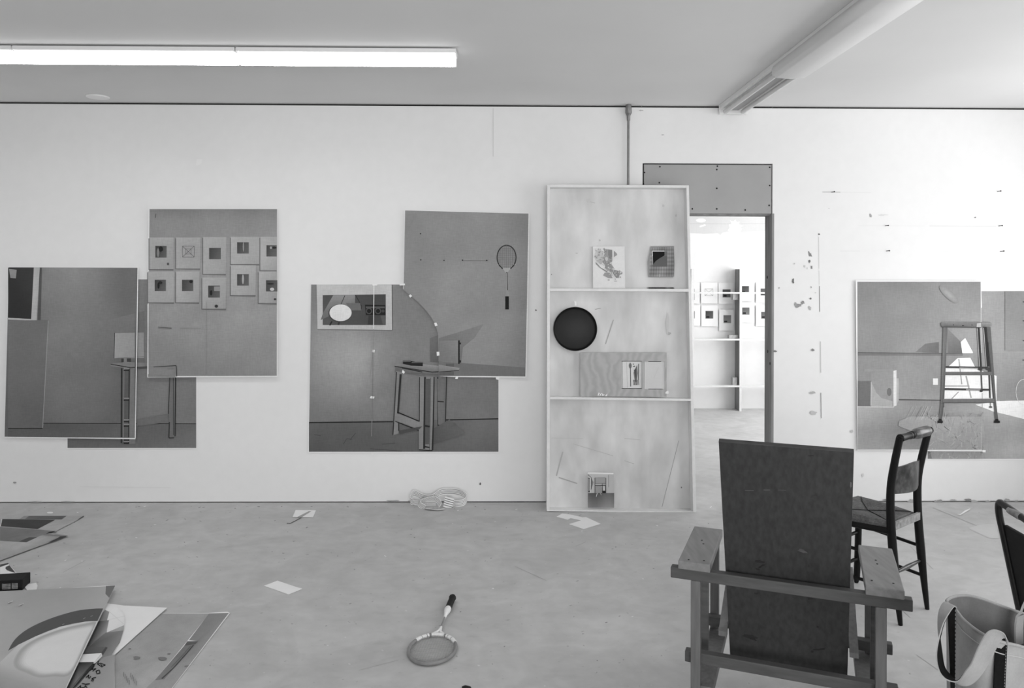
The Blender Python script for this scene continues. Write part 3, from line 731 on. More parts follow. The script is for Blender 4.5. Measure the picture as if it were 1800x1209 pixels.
one(R1.mb, 'photo_print', 'left hand sheet of the stool picture with white edge strips', 'photo print', 'two sheets of the stool picture', fix=False)
s_ = Sheet(W, .026, C6); s_.paper([(573,1079),(898,1080),(898,1077),(916,1078),(915,1092),(898,1090),(898,1086),(573,1084)], M_PAPER, .0006)
one(s_.mb, 'tape_strip', 'long white tape strip along the lower edge of the stool picture', 'tape')

for cs_, txt in (([(344,291),(346,279),(356,280),(354,287),(350,290)], 'left'), ([(416,281),(420,279.5),(422,281.5),(418,283)], 'right, tiny')):
    s_ = Sheet(W, .004, T0); s_.paper(cs_, M_PAPER, .002)
    one(s_.mb, 'tape_tab', 'loose white tape scrap high on the wall above the ten-sheet print, '+txt, 'tape', 'tape scraps high on the left wall')
s_ = Sheet(Fl, .004, T0); s_.paper([(812,1206),(818,1204),(827,1206),(832,1215),(812,1215)], M_VINYL, .003)
one(s_.mb, 'dark_chip', 'dark chip on the floor at the bottom edge below the racket', 'chip')
# nails in the wall
for x, y, txt in ((420,195,'upper left, on the long pencil line'),(1612,190,'upper right, above the stool picture'),(806,437,'middle row, above the stool picture left half'),(1622,438,'middle row, nearest the right edge'),
                  (814,618,'lowest row, just above the stool picture left half'),(1634,620,'lowest row, nearest the right edge')):
    u, v = CW(x, y); p = W(u-1, v, 0)
    o = MB().tube([(p.x, D, p.z), (p.x+.010, D-.022, p.z+.001)], .0024, M_BLACK, 8).tube([(p.x+.010, D-.021, p.z+.001), (p.x+.0115, D-.025, p.z+.001)], .0048, M_BLACK, 8)
    one(o, 'nail', 'black nail left in the white wall, '+txt, 'nail', 'nails in the right hand wall')

# ================================================================ THE LEANING SHELF
yb = Fl(1090, 900).y; zt_s = 2.27; ytf = D-.045-.075
slope = (ytf-yb)/W(1090, 325).z
nS = V3((0, 1, -slope)).normalized()           # pointing towards the wall
p0S = V3((0, yb, 0))
def SH(u, v, off=0.0): return onplane(u, v, p0S - nS*off, nS)      # off: towards the viewer from the front plane
DEP = .075
def BK(u, v, off=0.0): return SH(u, v, off-DEP)                    # plane of the back panel
TL, TR, BR, BL = (962,324), (1211,325.5), (1224,902), (961,898.5)
c = SH(1092, 899)
t = thing('leaning_shelf', (c.x, c.y, 0), 'tall white painted shelf box with three bays leaning on the wall by the doorway', 'shelf')
def bar4(a, b_, c_, d_, mt, name, dep=DEP+.006):
    """front face through four pixels (a b c d), extruded back"""
    f = [SH(*q) for q in (a, b_, c_, d_)]; k = [q+nS*dep for q in f]
    return MB().hexa(f, k, mt).build(name, t, bevel=.0015)
bar4((962,324),(967,324),(966.5,898.5),(961,898.5), M_WHITE, 'side_board')
bar4((1206.5,325.5),(1211,325.5),(1224,902),(1218.5,902), M_WHITE, 'side_board')
bar4((967,324),(1206.5,325.5),(1206.7,330),(967,328.8), M_WHITE, 'top_board')
bar4((966.5,896.0),(1218.4,899.2),(1218.5,902),(966.5,898.5), M_WHITE, 'bottom_board')
bar4((966.8,506.8),(1210.5,507.6),(1210.6,512.8),(966.8,511.4), M_WHITE, 'shelf_board')
bar4((966.8,697.6),(1214.6,701),(1214.8,704.8),(966.8,701.6), M_WHITE, 'shelf_board')
f = [SH(*q)+nS*DEP for q in (TL, TR, BR, BL)]
pb = MB(); pb.hexa(f, [q+nS*.006 for q in f], M_PANEL)
S = Sheet(BK, .0004, C4, ink=INKM, mb=pb); S.jit = .35
S.line([(715+185,620),(795,1035)], 3.5, .60).line([(175,690),(135,840)], 8, .66).line([(150,850),(265,888)], 7, .64).line([(105,603),(300,606)], 3, .70).line([(240,640),(490,715)], 3, .68).line([(560,745),(620,765)], 3, .66)
S.line([(560,606),(660,615)], 2.5, .68).ell(917,912,4,5,.4,n=8)
S.T = C3
S.line([(522,990),(470,1150)], 6, .62).line([(400,920),(440,912)], 4, .6).line([(345,200),(400,215)], 5, .70)
for x, y, a, b_, t_ in ((355,200,14,16,.74),(852,232,8,12,.74),(937,298,5,8,.7),(277,548,8,3,.66),(432,462,4,8,.70),(112,688,3,4,.4),(890,1080,14,12,.66),(880,1010,12,60,.74),(300,1180,40,14,.75)): S.ell(x, y, a, b_, t_, n=10)
pb.build('back_panel', t, fix=False)
SHELF = t
def shelf_item(P, off, T): return Sheet(P, off, T, step=.0002, ink=INKM)
# map-like paper
CM = crop(1020, 420, .1)
s_ = shelf_item(BK, .012, CM); s_.paper([(222,132),(780,130),(790,868),(222,868)], M_WHITE, .004)
s_.ell(330,300,80,120,.76,n=16).poly([(400,170),(560,190),(560,400),(490,440),(440,480),(390,400),(400,310),(440,240)], .60).poly([(490,185),(560,190),(562,380),(540,410),(490,300)], .50)
s_.poly([(590,205),(640,250),(650,280),(590,320)], .58).poly([(440,470),(540,430),(600,520),(570,590),(480,560),(430,500)], .58).poly([(600,540),(740,580),(740,615),(690,630),(680,680),(630,685),(570,600)], .54)
s_.poly([(270,400),(360,500),(480,570),(470,590),(350,510),(275,440)], .52).poly([(430,590),(520,590),(570,690),(500,690),(400,640)], .58).line([(568,200),(568,340)], 9, .80).line([(520,590),(610,690)], 16, .80)
s_.ell(460,350,28,40,.74,n=12).ell(712,590,14,12,.8,n=10).ell(520,515,12,9,.76,n=8).ell(360,395,30,50,.68,n=12).ell(500,720,20,12,.62,n=10).ell(615,705,9,9,.55,n=8).ell(620,740,30,10,.70,n=10).line([(440,200),(420,250)], 14, .50).line([(470,190),(450,240)], 12, .52)
rb = random.Random(5); s_.jit = .4
for k in range(120):
    a_ = rb.random(); x = 330+a_*330+rb.uniform(-110, 90); y = 200+a_*430+rb.uniform(-60, 80)
    if (x-700)**2+(y-380)**2 > 130**2 and 235 < x < 750: s_.ell(x, y, rb.uniform(4, 18), rb.uniform(4, 16), rb.choice((.54,.58,.62,.68,.74,.78)), n=7); s_.off -= s_.step*.8
one(s_.mb, 'drawing_sheet', 'pale sheet with a blotchy map-like drawing standing in the top bay', 'drawing')
s_ = shelf_item(BK, .008, CM); s_.paper([(1240,128),(1645,122),(1658,430),(1650,640),(1630,675),(1200,672),(1185,400)], None, .002, tone=.55)
s_.grid([(1240,150),(1645,135),(1650,660),(1205,660)], lambda a, b: .47+.05*math.sin(61*a)+.05*math.sin(47*b)+.04*math.sin(9*a+4*b)+.03*b, 34, 34)
s_.poly([(1262,206),(1480,206),(1480,220),(1275,220),(1280,450),(1268,450)], .82).rect(1272,300,1530,485,.36).rect(1480,220,1530,300,.40).poly([(1272,220),(1480,220),(1480,290),(1400,335),(1330,385),(1285,440)], .03)
s_.line([(1396,615),(1396,670)], 5, .8)
one(s_.mb, 'drawing_sheet', 'dark grey woven-looking sheet with a black window hung in the top bay', 'drawing')
a, b_ = C3(745, 776), C3(930, 776)
zsh = SH(1160, 507).z
pa = SH(*a); pb_ = SH(*b_); pa = V3((pa.x, pa.y+.012, 0)); pb_ = V3((pb_.x, pb_.y+.012, 0))
zz = SH(1160, 507.3).z+.0045
mk_ = thing('marker_pen', ((pa.x+pb_.x)/2, pa.y, zz), 'dark marker pen lying on the upper shelf board', 'pen')
mid = pa.lerp(pb_, .66)
MB().tube([(pa.x, pa.y, zz), (pa.x+.02, pa.y, zz), (mid.x, mid.y, zz)], [.001, .0045, .0045], M_BLACK, 8).build('barrel', mk_, smooth=True)
MB().tube([(mid.x, mid.y, zz), (mid.x+.02, mid.y, zz), (pb_.x-.01, pb_.y, zz), (pb_.x, pb_.y, zz)], [.004, .003, .0045, .001], M_VINYL, 8).build('tip', mk_, smooth=True)
# round black tray
ct = BK(1011, 578, .02)
tr = thing('round_tray', ct, 'round glossy black tray hanging in the middle bay', 'tray')
R_ = (BK(1049.5, 578, .02)-BK(972.5, 578, .02)).length/2
MB().lathe([(0, -.010), (R_*.86, -.010), (R_*.92, -.006), (R_*.955, .008), (R_*.985, .012), (R_, .010), (R_, .004), (R_*.9, -.016), (0, -.017)], ct, -nS, M_TRAY, 72).build('dish', tr, smooth=True)
hk = BK(1011, 534, .012)
MB().ribbon([hk+V3((0, .008, .020)), hk+V3((.002, 0, .012)), hk+V3((.003, -.004, -.002)), hk+V3((.002, -.008, -.012))], V3((.014, 0, 0)), M_PAPER, .002).build('hanging_tape', tr)
# plywood board with two openings
bo = .036
c = BK(1096, 696)
pw = thing('plywood_board', c, 'pale plywood board with two cut openings standing in the middle bay', 'board')
def quadboard(P, T, outer, holes, th, mt, name, parent):
    xs = sorted({outer[0], outer[2], *[h[0] for h in holes], *[h[2] for h in holes]}); ys = sorted({outer[1], outer[3], *[h[1] for h in holes], *[h[3] for h in holes]})
    mb = MB()
    for i in range(len(xs)-1):
        for j in range(len(ys)-1):
            cx, cy = (xs[i]+xs[i+1])/2, (ys[j]+ys[j+1])/2
            if any(h[0] < cx < h[2] and h[1] < cy < h[3] for h in holes): continue
            q = [(xs[i],ys[j]),(xs[i+1],ys[j]),(xs[i+1],ys[j+1]),(xs[i],ys[j+1])]
            mb.hexa([P(*T(*k), bo) for k in q], [P(*T(*k), bo-th) for k in q], mt)
    return mb.build(name, parent)
quadboard(BK, C4, (284,70,824,345), [(542,122,670,296),(686,124,814,300)], .012, M_PLY, 'board', pw)
s_ = shelf_item(BK, bo-.007, C4); s_.paper([(543,123),(669,123),(669,295),(543,295)], None, .001, tone=.80)
s_.line([(548,125),(550,292)], 2, .5).line([(575,130),(578,290)], 1.5, .6).line([(598,165),(600,282)], 5, .34).ell(597,152,9,18,.40,n=12).ell(597,138,5,5,.5,n=8).line([(650,140),(648,240)], 5, .30).poly([(618,195),(640,145),(644,200),(634,260),(624,235)], .42).poly([(620,180),(634,165),(636,250)], .3)
for x, y in ((617,142),(624,155),(618,156)): s_.ell(x, y, 4, 4, .4, n=8)
for k in range(9): s_.line([(616+k*4,240),(622+k*4-((k*7)%9),272)], 2.5, .34)
s_.line([(543,124),(669,124)], 3, .2).line([(543,294),(669,294)], 3, .2)
o = s_.mb.build('tulip_drawing', pw, fix=False)
s_ = shelf_item(BK, bo-.007, C4); s_.paper([(687,125),(813,125),(813,299),(687,299)], None, .001, tone=.80); s_.poly([(694,130),(806,128),(803,293),(692,296)], .76).line([(710,126),(790,126)], 3, .2).line([(710,297),(800,297)], 3, .25).line([(744,230),(775,160)], 2, .72)
s_.mb.build('blank_panel', pw, fix=False)
s_ = shelf_item(SH, -.02, C4); s_.paper([(392,338),(400,318),(410,326),(416,322),(424,324),(426,330),(445,333),(455,326),(450,342),(440,340)], M_PAPER, .001)
s_.line([(402,338),(410,324)], 3, .2).line([(414,340),(420,326)], 3, .2).line([(432,338),(444,334)], 3, .3)
one(s_.mb, 'folded_tag', 'tiny folded striped paper tag on the lower shelf board', 'paper scrap', fix=False)
s_ = shelf_item(BK, .040, C4); s_.paper([(818,315),(833,307),(838,318),(836,327),(816,326)], M_PAPER, .001)
one(s_.mb, 'paper_scrap', 'small white scrap stuck at the right foot of the plywood board', 'paper scrap')
# small photograph in the bottom bay
CB = crop(1030, 820, .06616)
s_ = shelf_item(BK, .034, CB); s_.paper([(45,150),(730,165),(760,1102),(48,1092)], M_PAPER, .002)
s_.poly([(50,190),(740,205),(755,1098),(50,1088)], .72).grid([(50,700),(750,700),(752,1096),(50,1088)], lambda a, b: .36+.16*b-.05*math.sin(6*a), 6, 6)
s_.poly([(600,200),(740,205),(750,700),(560,700)], .70).line([(600,220),(605,550)], 22, .58).line([(50,210),(150,300)], 14, .35)
s_.poly([(50,280),(140,290),(200,420),(140,620),(50,690)], .48).rect(50,300,105,670,.52).line([(122,290),(115,690)], 16, .92).line([(50,275),(120,290)], 12, .9).line([(50,310),(108,310)], 10, .15).poly([(50,670),(105,635),(105,680)], .1).rect(138,310,150,600,.35)
s_.rect(240,295,520,440,.60).line([(240,296),(520,292)], 7, .38).line([(528,300),(528,700)], 16, .30).line([(240,450),(520,448)], 14, .42).line([(245,502),(525,500)], 20, .2).line([(242,300),(242,700)], 16, .34).rect(255,525,420,695,.57).line([(440,450),(440,650)], 13, .14).line([(508,500),(508,650)], 12, .14).rect(455,520,500,640,.78).rect(430,640,525,700,.12).line([(300,705),(272,800)], 12, .92).line([(385,710),(405,755)], 8, .8)
one(s_.mb, 'small_photograph', 'small photograph of a chair standing at the foot of the bottom bay', 'photograph', fix=False)

# ================================================================ NEXT ROOM: shelving and pinned sheets
YS = YF-.185
def YN(u, v, o=0.0): return Yp(u, v, YF-o)
t = thing('white_shelving', (Yp(1297, 715, YS).x, YF-.15, 0), 'white shelving frame against the far wall beyond the doorway', 'shelving')
for (u0, u1) in ((1215, 1219), (1300, 1303), (1385, 1388), (1130, 1133)):
    x0, x1 = Yp(u0, 600, YS).x, Yp(u1, 600, YS).x
    MB().box((x0, YS, 0), (x1, YF-.004, Yp(1297, 473, YS).z), M_STUD if u0 in (1300, 1215) else M_WHITE).build('upright', t)  # two uprights coloured dark for the shade on their left faces
    MB().box((x0-.002, YS-.006, 0), (x1+.004, YS, Yp(1297, 473, YS).z), M_WHITE).build('front_edge', t)
xa_, xb_ = Yp(1130, 600, YS).x, Yp(1388, 600, YS).x
for v in (514.5, 596.5, 678.5): MB().box((xa_, YS-.012, Yp(1260, v+1.6, YS).z), (xb_, YS+.03, Yp(1260, v-1.2, YS).z), M_WHITE).build('shelf_rail', t)
sheets = [((48,158),(108,160),(108,318),(48,316),(48,205,68,290),.4,'far left of the upper row'),((118,158),(244,158),(244,316),(118,316),(148,205,208,258),0,'upper row with a faint line drawing'),((250,158),(366,160),(367,320),(250,318),(282,210,342,270),.25,'upper row, left of the upright'),
          ((405,160),(520,158),(522,300),(405,300),(422,185,482,240),.2,'upper row just right of the upright'),((535,158),(640,158),(640,310),(535,310),(570,203,640,256),.3,'upper row by the door jamb'),
          ((48,330),(112,330),(112,486),(48,486),(48,374,70,430),.35,'far left of the lower row'),((120,330),(244,330),(246,490),(120,490),(152,373,210,431),.2,'lower row with a dark square on the left'),((256,362),(367,364),(368,522),(256,522),(288,405,346,465),.38,'lowest hanging, left of the upright'),
          ((408,305),(520,305),(522,460),(408,460),(430,347,486,402),.3,'lower row just right of the upright'),((535,330),(640,330),(640,488),(535,488),(574,380,640,432),.3,'lower row by the door jamb')]
for a, b_, c_, d_, q, dk, txt in sheets:
    s_ = Sheet(YN, .02, C5b, step=.001, ink=INKM); s_.paper([a, b_, c_, d_], M_PAPER, .002)
    if dk: s_.rect(q[0], q[1], q[2], q[3], [dk, dk+.08, dk+.16, dk+.1]).rect(q[0]+6, q[3]-18, (q[0]+q[2])/2, q[3]-6, dk*.4)
    else: s_.line([(148,205),(208,258)], 1.6, .5).line([(208,205),(148,258)], 1.6, .5).line([(148,205),(208,205),(208,258),(148,258),(148,205)], 1.6, .5)
    one(s_.mb, 'pinned_sheet', 'small pinned sheet seen through the doorway, '+txt, 'pinned sheet', 'pinned sheets beyond the doorway', fix=False)
for (x0, y0, x1, y1, txt) in ((328,556,400,580,'lying on the middle rail'),(356,878,392,936,'standing on the lowest rail'),(358,240,402,290,'fixed under the top rail')):
    p = Yp(*C5b(x0, y0), YS+.04); q = Yp(*C5b(x1, y1), YS+.04)
    one(MB().box((p.x, YS+.031, q.z), (q.x, YS+.09, p.z), M_PLY), 'wooden_block', 'small wooden block on the far shelving, '+txt, 'block', 'wooden blocks on the far shelving', bevel=.003)

# ================================================================ FLOOR: PAPERS AND BITS
def flat(name, cs, label, cat, T=T0, z=.0015, group=None, extra=None, mt=None, tone=None, ink=None, thick=.001, step=.0002):
    s_ = Sheet(Fl, z, T, step=step, ink=ink or INKM); s_.paper(cs, mt or M_PAPER, thick, tone=tone)
    if extra: extra(s_)
    return one(s_.mb, name, label, cat, group, fix=False)
flat('paper_offcut', [(978,908),(988,902.5),(1000,903.5),(1024,909),(1030,908.5),(1056,920.5),(1026,930),(1000,921),(1021,914.5),(1003,910.5),(998,913.5)], 'stepped white paper offcut on the floor before the leaning shelf', 'paper offcut')
TQ = crop(440, 880, .14894)
flat('paper_sheet', [(160,1003),(320,942),(560,1022),(610,1034),(612,1040),(452,1106)], 'blank white sheet lying alone on the open floor', 'paper sheet', T=TQ)
def fold(s_): s_.poly([(545,196),(690,122),(720,124),(605,196)], .62)
flat('paper_scrap', [(535,108),(775,112),(740,196),(498,192)], 'small white sheet with a grey fold, on the floor near the wall', 'paper scrap', T=TQ, extra=fold, z=.003)
o = MB().tube([Fl(*TQ(600,200), .003), Fl(*TQ(470,268), .003), Fl(*TQ(430,266), .003)], .0022, M_STRIPE, 6)
one(o, 'wire_piece', 'thin dark bent wire by the small folded white sheet', 'wire')
flat('paper_disc', [(88+5.5*math.cos(i*math.pi/8), 900.8+1.5*math.sin(i*math.pi/8)) for i in range(16)], 'tiny white disc on the floor at the far left', 'paper scrap')
flat('paper_curl', [(1682,904),(1688,903.5),(1696,897),(1705,893.5),(1706,894.5),(1697,900),(1688,905)], 'curled white paper strip near the right wall foot', 'paper scrap', z=.004)
flat('paper_offcut', [(1768,898),(1800,906),(1800,910),(1770,902)], 'white paper sliver on the floor behind the black metal chair', 'paper offcut')
# floor prints far left
def stack1(s_):
    s_.poly([(0,122),(1110,124),(1050,170),(560,420),(0,420)], .66).poly([(320,125),(885,125),(820,172),(255,168)], [.40,.36,.34,.42]).poly([(255,168),(320,125),(385,127),(330,168)], .55)
    s_.poly([(30,166),(735,176),(490,306),(5,268)], [.22,.24,.20,.24]).line([(25,168),(5,265)], 8, .9).poly([(1110,124),(1120,126),(1045,170),(1035,170)], .12).line([(900,124),(1112,124)], 3, .72)
flat('floor_print', [(-900,120),(1112,122),(738,332),(400,560),(-900,560)], 'rear grey print lying on the floor at the left edge', 'photo print', T=CH, z=.004, group='prints on the floor at the far left', ink=INK, tone=.62, extra=stack1)
def stack2(s_):
    s_.poly([(0,272),(490,306),(760,330),(560,378),(345,476),(0,455)], [.44,.46,.50,.50,.44,.42]).poly([(385,410),(505,410),(350,476),(250,464)], .28).poly([(0,458),(345,478),(530,392),(760,404),(640,460),(0,690)], [.66,.66,.66,.62,.62,.60]).poly([(610,362),(660,336),(738,326),(690,352)], .06)
    s_.poly([(560,376),(610,366),(905,388),(800,398)], .50).poly([(905,388),(880,396),(700,466),(640,476),(760,420),(800,396)], .22)
flat('floor_print', [(-900,210),(0,262),(490,300),(760,328),(700,352),(905,388),(700,462),(400,570),(0,718),(-900,980)], 'front grey print with a curled corner lying at the left edge', 'photo print', T=CH, z=.008, group='prints on the floor at the far left', ink=INK, tone=.60, extra=stack2)
flat('paper_scrap', [(0,800),(115,765),(250,920),(270,915),(380,1028),(480,1012),(500,1050),(485,1110),(360,1112),(290,1020),(0,1000)], 'crumpled white paper beside the black box at the left edge', 'paper scrap', T=CH, z=.004,
     extra=lambda s_: s_.poly([(0,770),(110,750),(115,765),(0,805)], .25).poly([(70,820),(80,800),(125,780),(210,885),(130,860),(90,845)], .28))
# black box
bx = MB(); a = Fl(*CH(300, 1120)); zb_ = .085
p1 = Fl(*CH(300,1112)); p4 = Fl(*CH(-300,1150)); dv = V3((-.02, .10, 0))
top1 = V3((p1.x, p1.y, 0)); up = V3((0, 0, .055))
bx.hexa([p4, p1, p1+dv, p4+dv], [p4+up, p1+up, p1+dv+up, p4+dv+up], M_VINYL)
t = thing('black_box', (p1+p4)/2, 'small black box with pale lettering on its side, at the left edge', 'box')
bx.build('body', t, bevel=.003)
nrm = (p1-p4).normalized().cross(V3((0, 0, 1)))
ex = (p1-p4).normalized()
for (a0, a1) in ((-.40,-.36),(-.35,-.345),(-.205,-.165),(-.16,-.12),(-.095,-.055),(-.05,-.022)):
    s_ = MB()
    for zz_ in (.010, .0175, .025, .0325):
        b0 = p1+ex*(a0)+V3((0, 0, zz_))-V3((0, .0016, 0)); b1 = p1+ex*(a1)+V3((0, 0, zz_))-V3((0, .0016, 0))
        s_.add([b0, b1, b1+V3((0,0,.006)), b0+V3((0,0,.006))], [(0,1,2,3)], M_WEAR_HIGHLIGHT)
        s_.add([b0, b0+ex*.006, b0+ex*.006+V3((0,0,.0076)), b0+V3((0,0,.0076))], [(0,1,2,3)], M_WEAR_HIGHLIGHT)
    s_.build('lettering', t)
# front left prints
def pr_right(s_):
    s_.jit = .3
    s_.poly([(740,730),(1352,727),(1205,910),(1000,1158),(905,1250),(740,1250)], [.60,.60,.62,.64,.64,.62]).poly([(1350,727),(1478,724),(1105,1215),(1080,1250),(900,1250),(1000,1155),(1060,1150),(1280,905),(1220,900)], [.50,.52,.60,.59,.58,.58,.56,.50,.50])
    s_.poly([(1210,907),(1280,905),(1060,1152),(1000,1158),(1190,935)], .46).poly([(1210,907),(1280,905),(1262,925),(1190,935)], .34).line([(1250,930),(1205,985),(1120,1080),(1045,1148)], 7, .26).line([(1232,935),(1190,985),(1105,1075)], 4, .36)
    for x, y, a, b_ in ((838,955,9,4),(885,1015,26,10),(1090,988,14,5),(1050,1020,28,10),(1205,1067,14,4)): s_.ell(x, y, a, b_, .46, n=10)
    for k in range(10): s_.line([(800+k*9,1105+(k*13)%60),(798+k*9,1135+(k*13)%60)], 3, .42)
flat('floor_print', [(735,731),(1345,724),(1468,716),(1486,724),(1108,1216),(1084,1252),(600,1252),(600,731)], 'grey print with a white edge lying on the floor, rightmost of the front left pile', 'photo print', T=CF, z=.004, group='prints of the front left pile', ink=INK, extra=pr_right, thick=.002)
flat('paper_sheet', [(640,655),(800,676),(1080,690),(735,1000),(560,900)], 'pointed blank white sheet in the front left pile of prints', 'paper sheet', T=CF, z=.010)
def pr_mid(s_):
    s_.T = CG
    s_.poly([(1180,330),(1400,430),(1390,560),(1345,700),(1190,910),(1180,1250),(700,1250),(900,750),(1100,420)], [.55,.7,.6,.5,.5,.54,.46,.3,.4])
    s_.poly([(1205,440),(1230,350),(1310,290),(1400,420),(1400,500),(1200,585)], [.88,.92,.94,.88,.84,.86]).line([(1230,350),(1400,500)], 4, .8).line([(1200,585),(1225,440),(1400,400)], 4, .82)
    s_.poly([(1100,460),(1225,445),(1195,580),(1000,740),(960,745)], [.12,.5,.6,.3,.1]).poly([(1195,585),(1385,562),(1345,690),(1240,860),(1100,900),(1150,760),(1000,745)], [.46,.50,.54,.52,.5,.42,.28])
    s_.poly([(1190,745),(1210,755),(1150,850),(1135,815)], .28).poly([(980,745),(1190,745),(1135,815),(940,815)], [.32,.38,.36,.30]).poly([(930,830),(1145,815),(1060,915),(890,918)], [.82,.93,.95,.84])
    s_.poly([(890,920),(1060,915),(1040,935),(860,1130),(780,1250),(730,1250)], [.10,.30,.28,.45,.3,.06]).poly([(1145,820),(1150,850),(1070,930),(1040,935),(1060,915)], .8).poly([(1040,935),(1075,940),(860,1180),(800,1230)], .14)
    s_.poly([(1075,940),(1170,860),(1290,830),(1280,1250),(820,1250)], [.55,.56,.6,.62,.56])
    # marker handwriting
    for st in ([(1110,905),(1095,940),(1150,975)],[(1095,940),(1130,930),(1185,950),(1150,965),(1130,940)],[(1045,930),(1060,960),(1030,1000),(1080,990),(1040,1020)],[(1060,960),(1010,1015)],
               [(1075,1020),(1115,1005),(1125,1040),(1090,1050),(1080,1020)],[(965,1090),(1000,1060),(990,1090),(1005,1100),(1020,1075)],[(1025,1130),(1045,1100),(1030,1105),(1060,1090),(1080,1090)],[(1040,1135),(1055,1110)],
               [(920,1155),(960,1165),(1010,1160)],[(870,1209),(910,1180),(900,1209),(950,1200),(960,1180),(980,1209)]):
        s_.line(st, 10, .04)
flat('floor_print', [(1180,300),(1300,270),(1400,400),(1392,560),(1345,700),(1190,910),(1270,850),(1285,1252),(690,1252),(1000,700)], 'dark folded print with black handwriting in the front left pile', 'photo print', T=CG, z=.016, group='prints of the front left pile', ink=INKM, extra=pr_mid, thick=.002, step=.0003)
def pr_big(s_):
    s_.T = CG
    s_.clip = None
    s_.grid([(-200,130),(1296,60),(730,1250),(-200,1250)], lambda a, b: .66-.05*math.sin(3*a)*(1-b)+.02*b, 8, 8)
    s_.poly([(1190,62),(1294,56),(1228,196),(1185,150)], .42)
    s_.poly(smooth([(90,790),(90,790),(170,660),(320,540),(560,430),(840,345),(1040,318),(1160,315),(1160,315)], 4)[4:29]+[(1160,315),(1095,455),(1020,456),(960,462),(820,485),(680,520),(540,568),(400,628),(300,676),(200,728)], .32)
    s_.poly([(1095,455),(730,1250),(-200,1250),(-200,1040),(0,920),(200,725),(400,628),(680,518),(960,462)], [.74,.66,.55,.60,.72,.76,.80,.80,.78])
    base = smooth([(1088,474),(1000,650),(800,1050),(600,1085),(420,1095),(290,1045),(170,990),(150,900),(240,760),(420,645),(700,540),(960,482)], 5)
    ctr = (640, 790)
    for f_, t1 in ((1.0,.70),(.985,.66),(.96,.64),(.93,.66),(.90,.70),(.87,.74),(.84,.78),(.81,.81),(.77,.83)):
        s_.poly([(ctr[0]+(x-ctr[0])*f_+(1-f_)*120, ctr[1]+(y-ctr[1])*f_-(1-f_)*10) for x, y in base], t1)
    for x, y in ((710,492),(1030,400),(945,425)): s_.line([(x-12,y+6),(x+14,y-6)], 4, .6)
    for x, y in ((120,240),(240,268)): s_.line([(x-30,y+12),(x+26,y-10)], 6, .80).line([(x-28,y+20),(x+10,y+6)], 4, .5)
    s_.line([(1096,455),(726,1240)], 6, .88)
flat('floor_print', [(-1500,210),(0,132),(940,74),(1296,53),(1228,196),(1160,318),(1096,455),(720,1250),(-1500,1250)], 'large glossy print of a pale oval on top of the front left pile', 'photo print', T=CG, z=.030, group='prints of the front left pile', ink=INKM, extra=pr_big, thick=.003, step=.00012)

# webbing strap coiled at the wall foot
CS = crop(690, 840, .08889)
def sp(pts, n=8):
    out = []
    P = [V3(p) for p in pts]
    for i in range(len(P)-1):
        a, b_, c_, d_ = P[max(i-1, 0)], P[i], P[i+1], P[min(i+2, len(P)-1)]
        for k in range(n):
            t_ = k/n
            out.append(.5*((2*b_)+(-a+c_)*t_+(2*a-5*b_+4*c_-d_)*t_*t_+(-a+3*b_-3*c_+d_)*t_**3))
    out.append(P[-1]); return out
strap = MB()
def band(pts, wv, rev=False):
    path = sp([Yp(*CS(x, y), D-o) for x, y, o in pts]); wv = V3(wv)
    N = 9
    for k in range(N):
        mt = M_STRAP if k % 2 == 0 else M_STRIPE
        fr = [0, .165, .225, .385, .445, .585, .645, .79, .85, 1.0]
        a0, a1 = fr[k]-.5, fr[k+1]-.5
        strap.ribbon([p+wv*((a0+a1)/2) for p in path], wv*(a1-a0), mt, .002)
band([(395,470,.08),(350,430,.07),(420,300,.05),(560,360,.05),(700,400,.06),(820,370,.06),(950,280,.05),(1150,265,.04),(1330,290,.05),(1460,370,.08),(1440,450,.10),(1360,495,.11),(1200,510,.10)], (0, -.010, .050))
band([(395,470,.08),(450,490,.09),(640,500,.09),(860,500,.09)], (0, -.010, .034))
band([(640,585,.15),(545,530,.15),(540,475,.13),(640,430,.12),(780,400,.11),(900,450,.12),(940,540,.15),(900,610,.17)], (.020, -.02, .036))
band([(640,600,.16),(740,610,.17),(880,625,.18),(1010,600,.17)], (.018, -.05, .010))
band([(1022,465,.12),(1112,490,.12),(1202,515,.12)], (.0155, -.004, .073))
one(strap, 'webbing_strap', 'coiled white webbing strap with dark stripes at the foot of the wall', 'strap', fix=False)

# ================================================================ RACKET
ha = Fl(749, 1171, 0); hb_ = Fl(796, 1056, 0); ax = (hb_-ha); L_ = ax.length; ax.normalize(); sd = V3((ax.y, -ax.x, 0))
hc = ha+ax*.132
rw = (Fl(797, 1142, 0)-Fl(709, 1142, 0)).length/2*.93
rk = thing('badminton_racket', (hc.x, hc.y, 0), 'wooden badminton racket with a white banded throat and black grip lying on the floor', 'racket')
hz = .010
def hp_(a, r1=None, r2=.130, z=hz): return hc+ax*(-math.cos(a)*r2)+sd*(math.sin(a)*(r1 or rw))+V3((0, 0, z))
MB().loop([hp_(2*math.pi*k/56) for k in range(56)], .0075, M_ASH, 10, 1.15).build('frame', rk, smooth=True)
for a0, a1 in ((118,136),(138.5,150),(152,157),(163,197),(203,208),(210,222),(224,240)):
    pts = [hp_(math.radians(a0+(a1-a0)*k/6)) for k in range(7)]
    MB().tube(pts, .0092, M_BAND, 10).build('white_band', rk, smooth=True)
st = MB()
for k in range(-8, 9):
    x = rw*k/9; h_ = .125*math.sqrt(1-(k/9)**2)
    st.tube([hc+sd*x-ax*h_+V3((0,0,hz)), hc+sd*x+ax*h_+V3((0,0,hz))], .0008, M_GUT, 4)
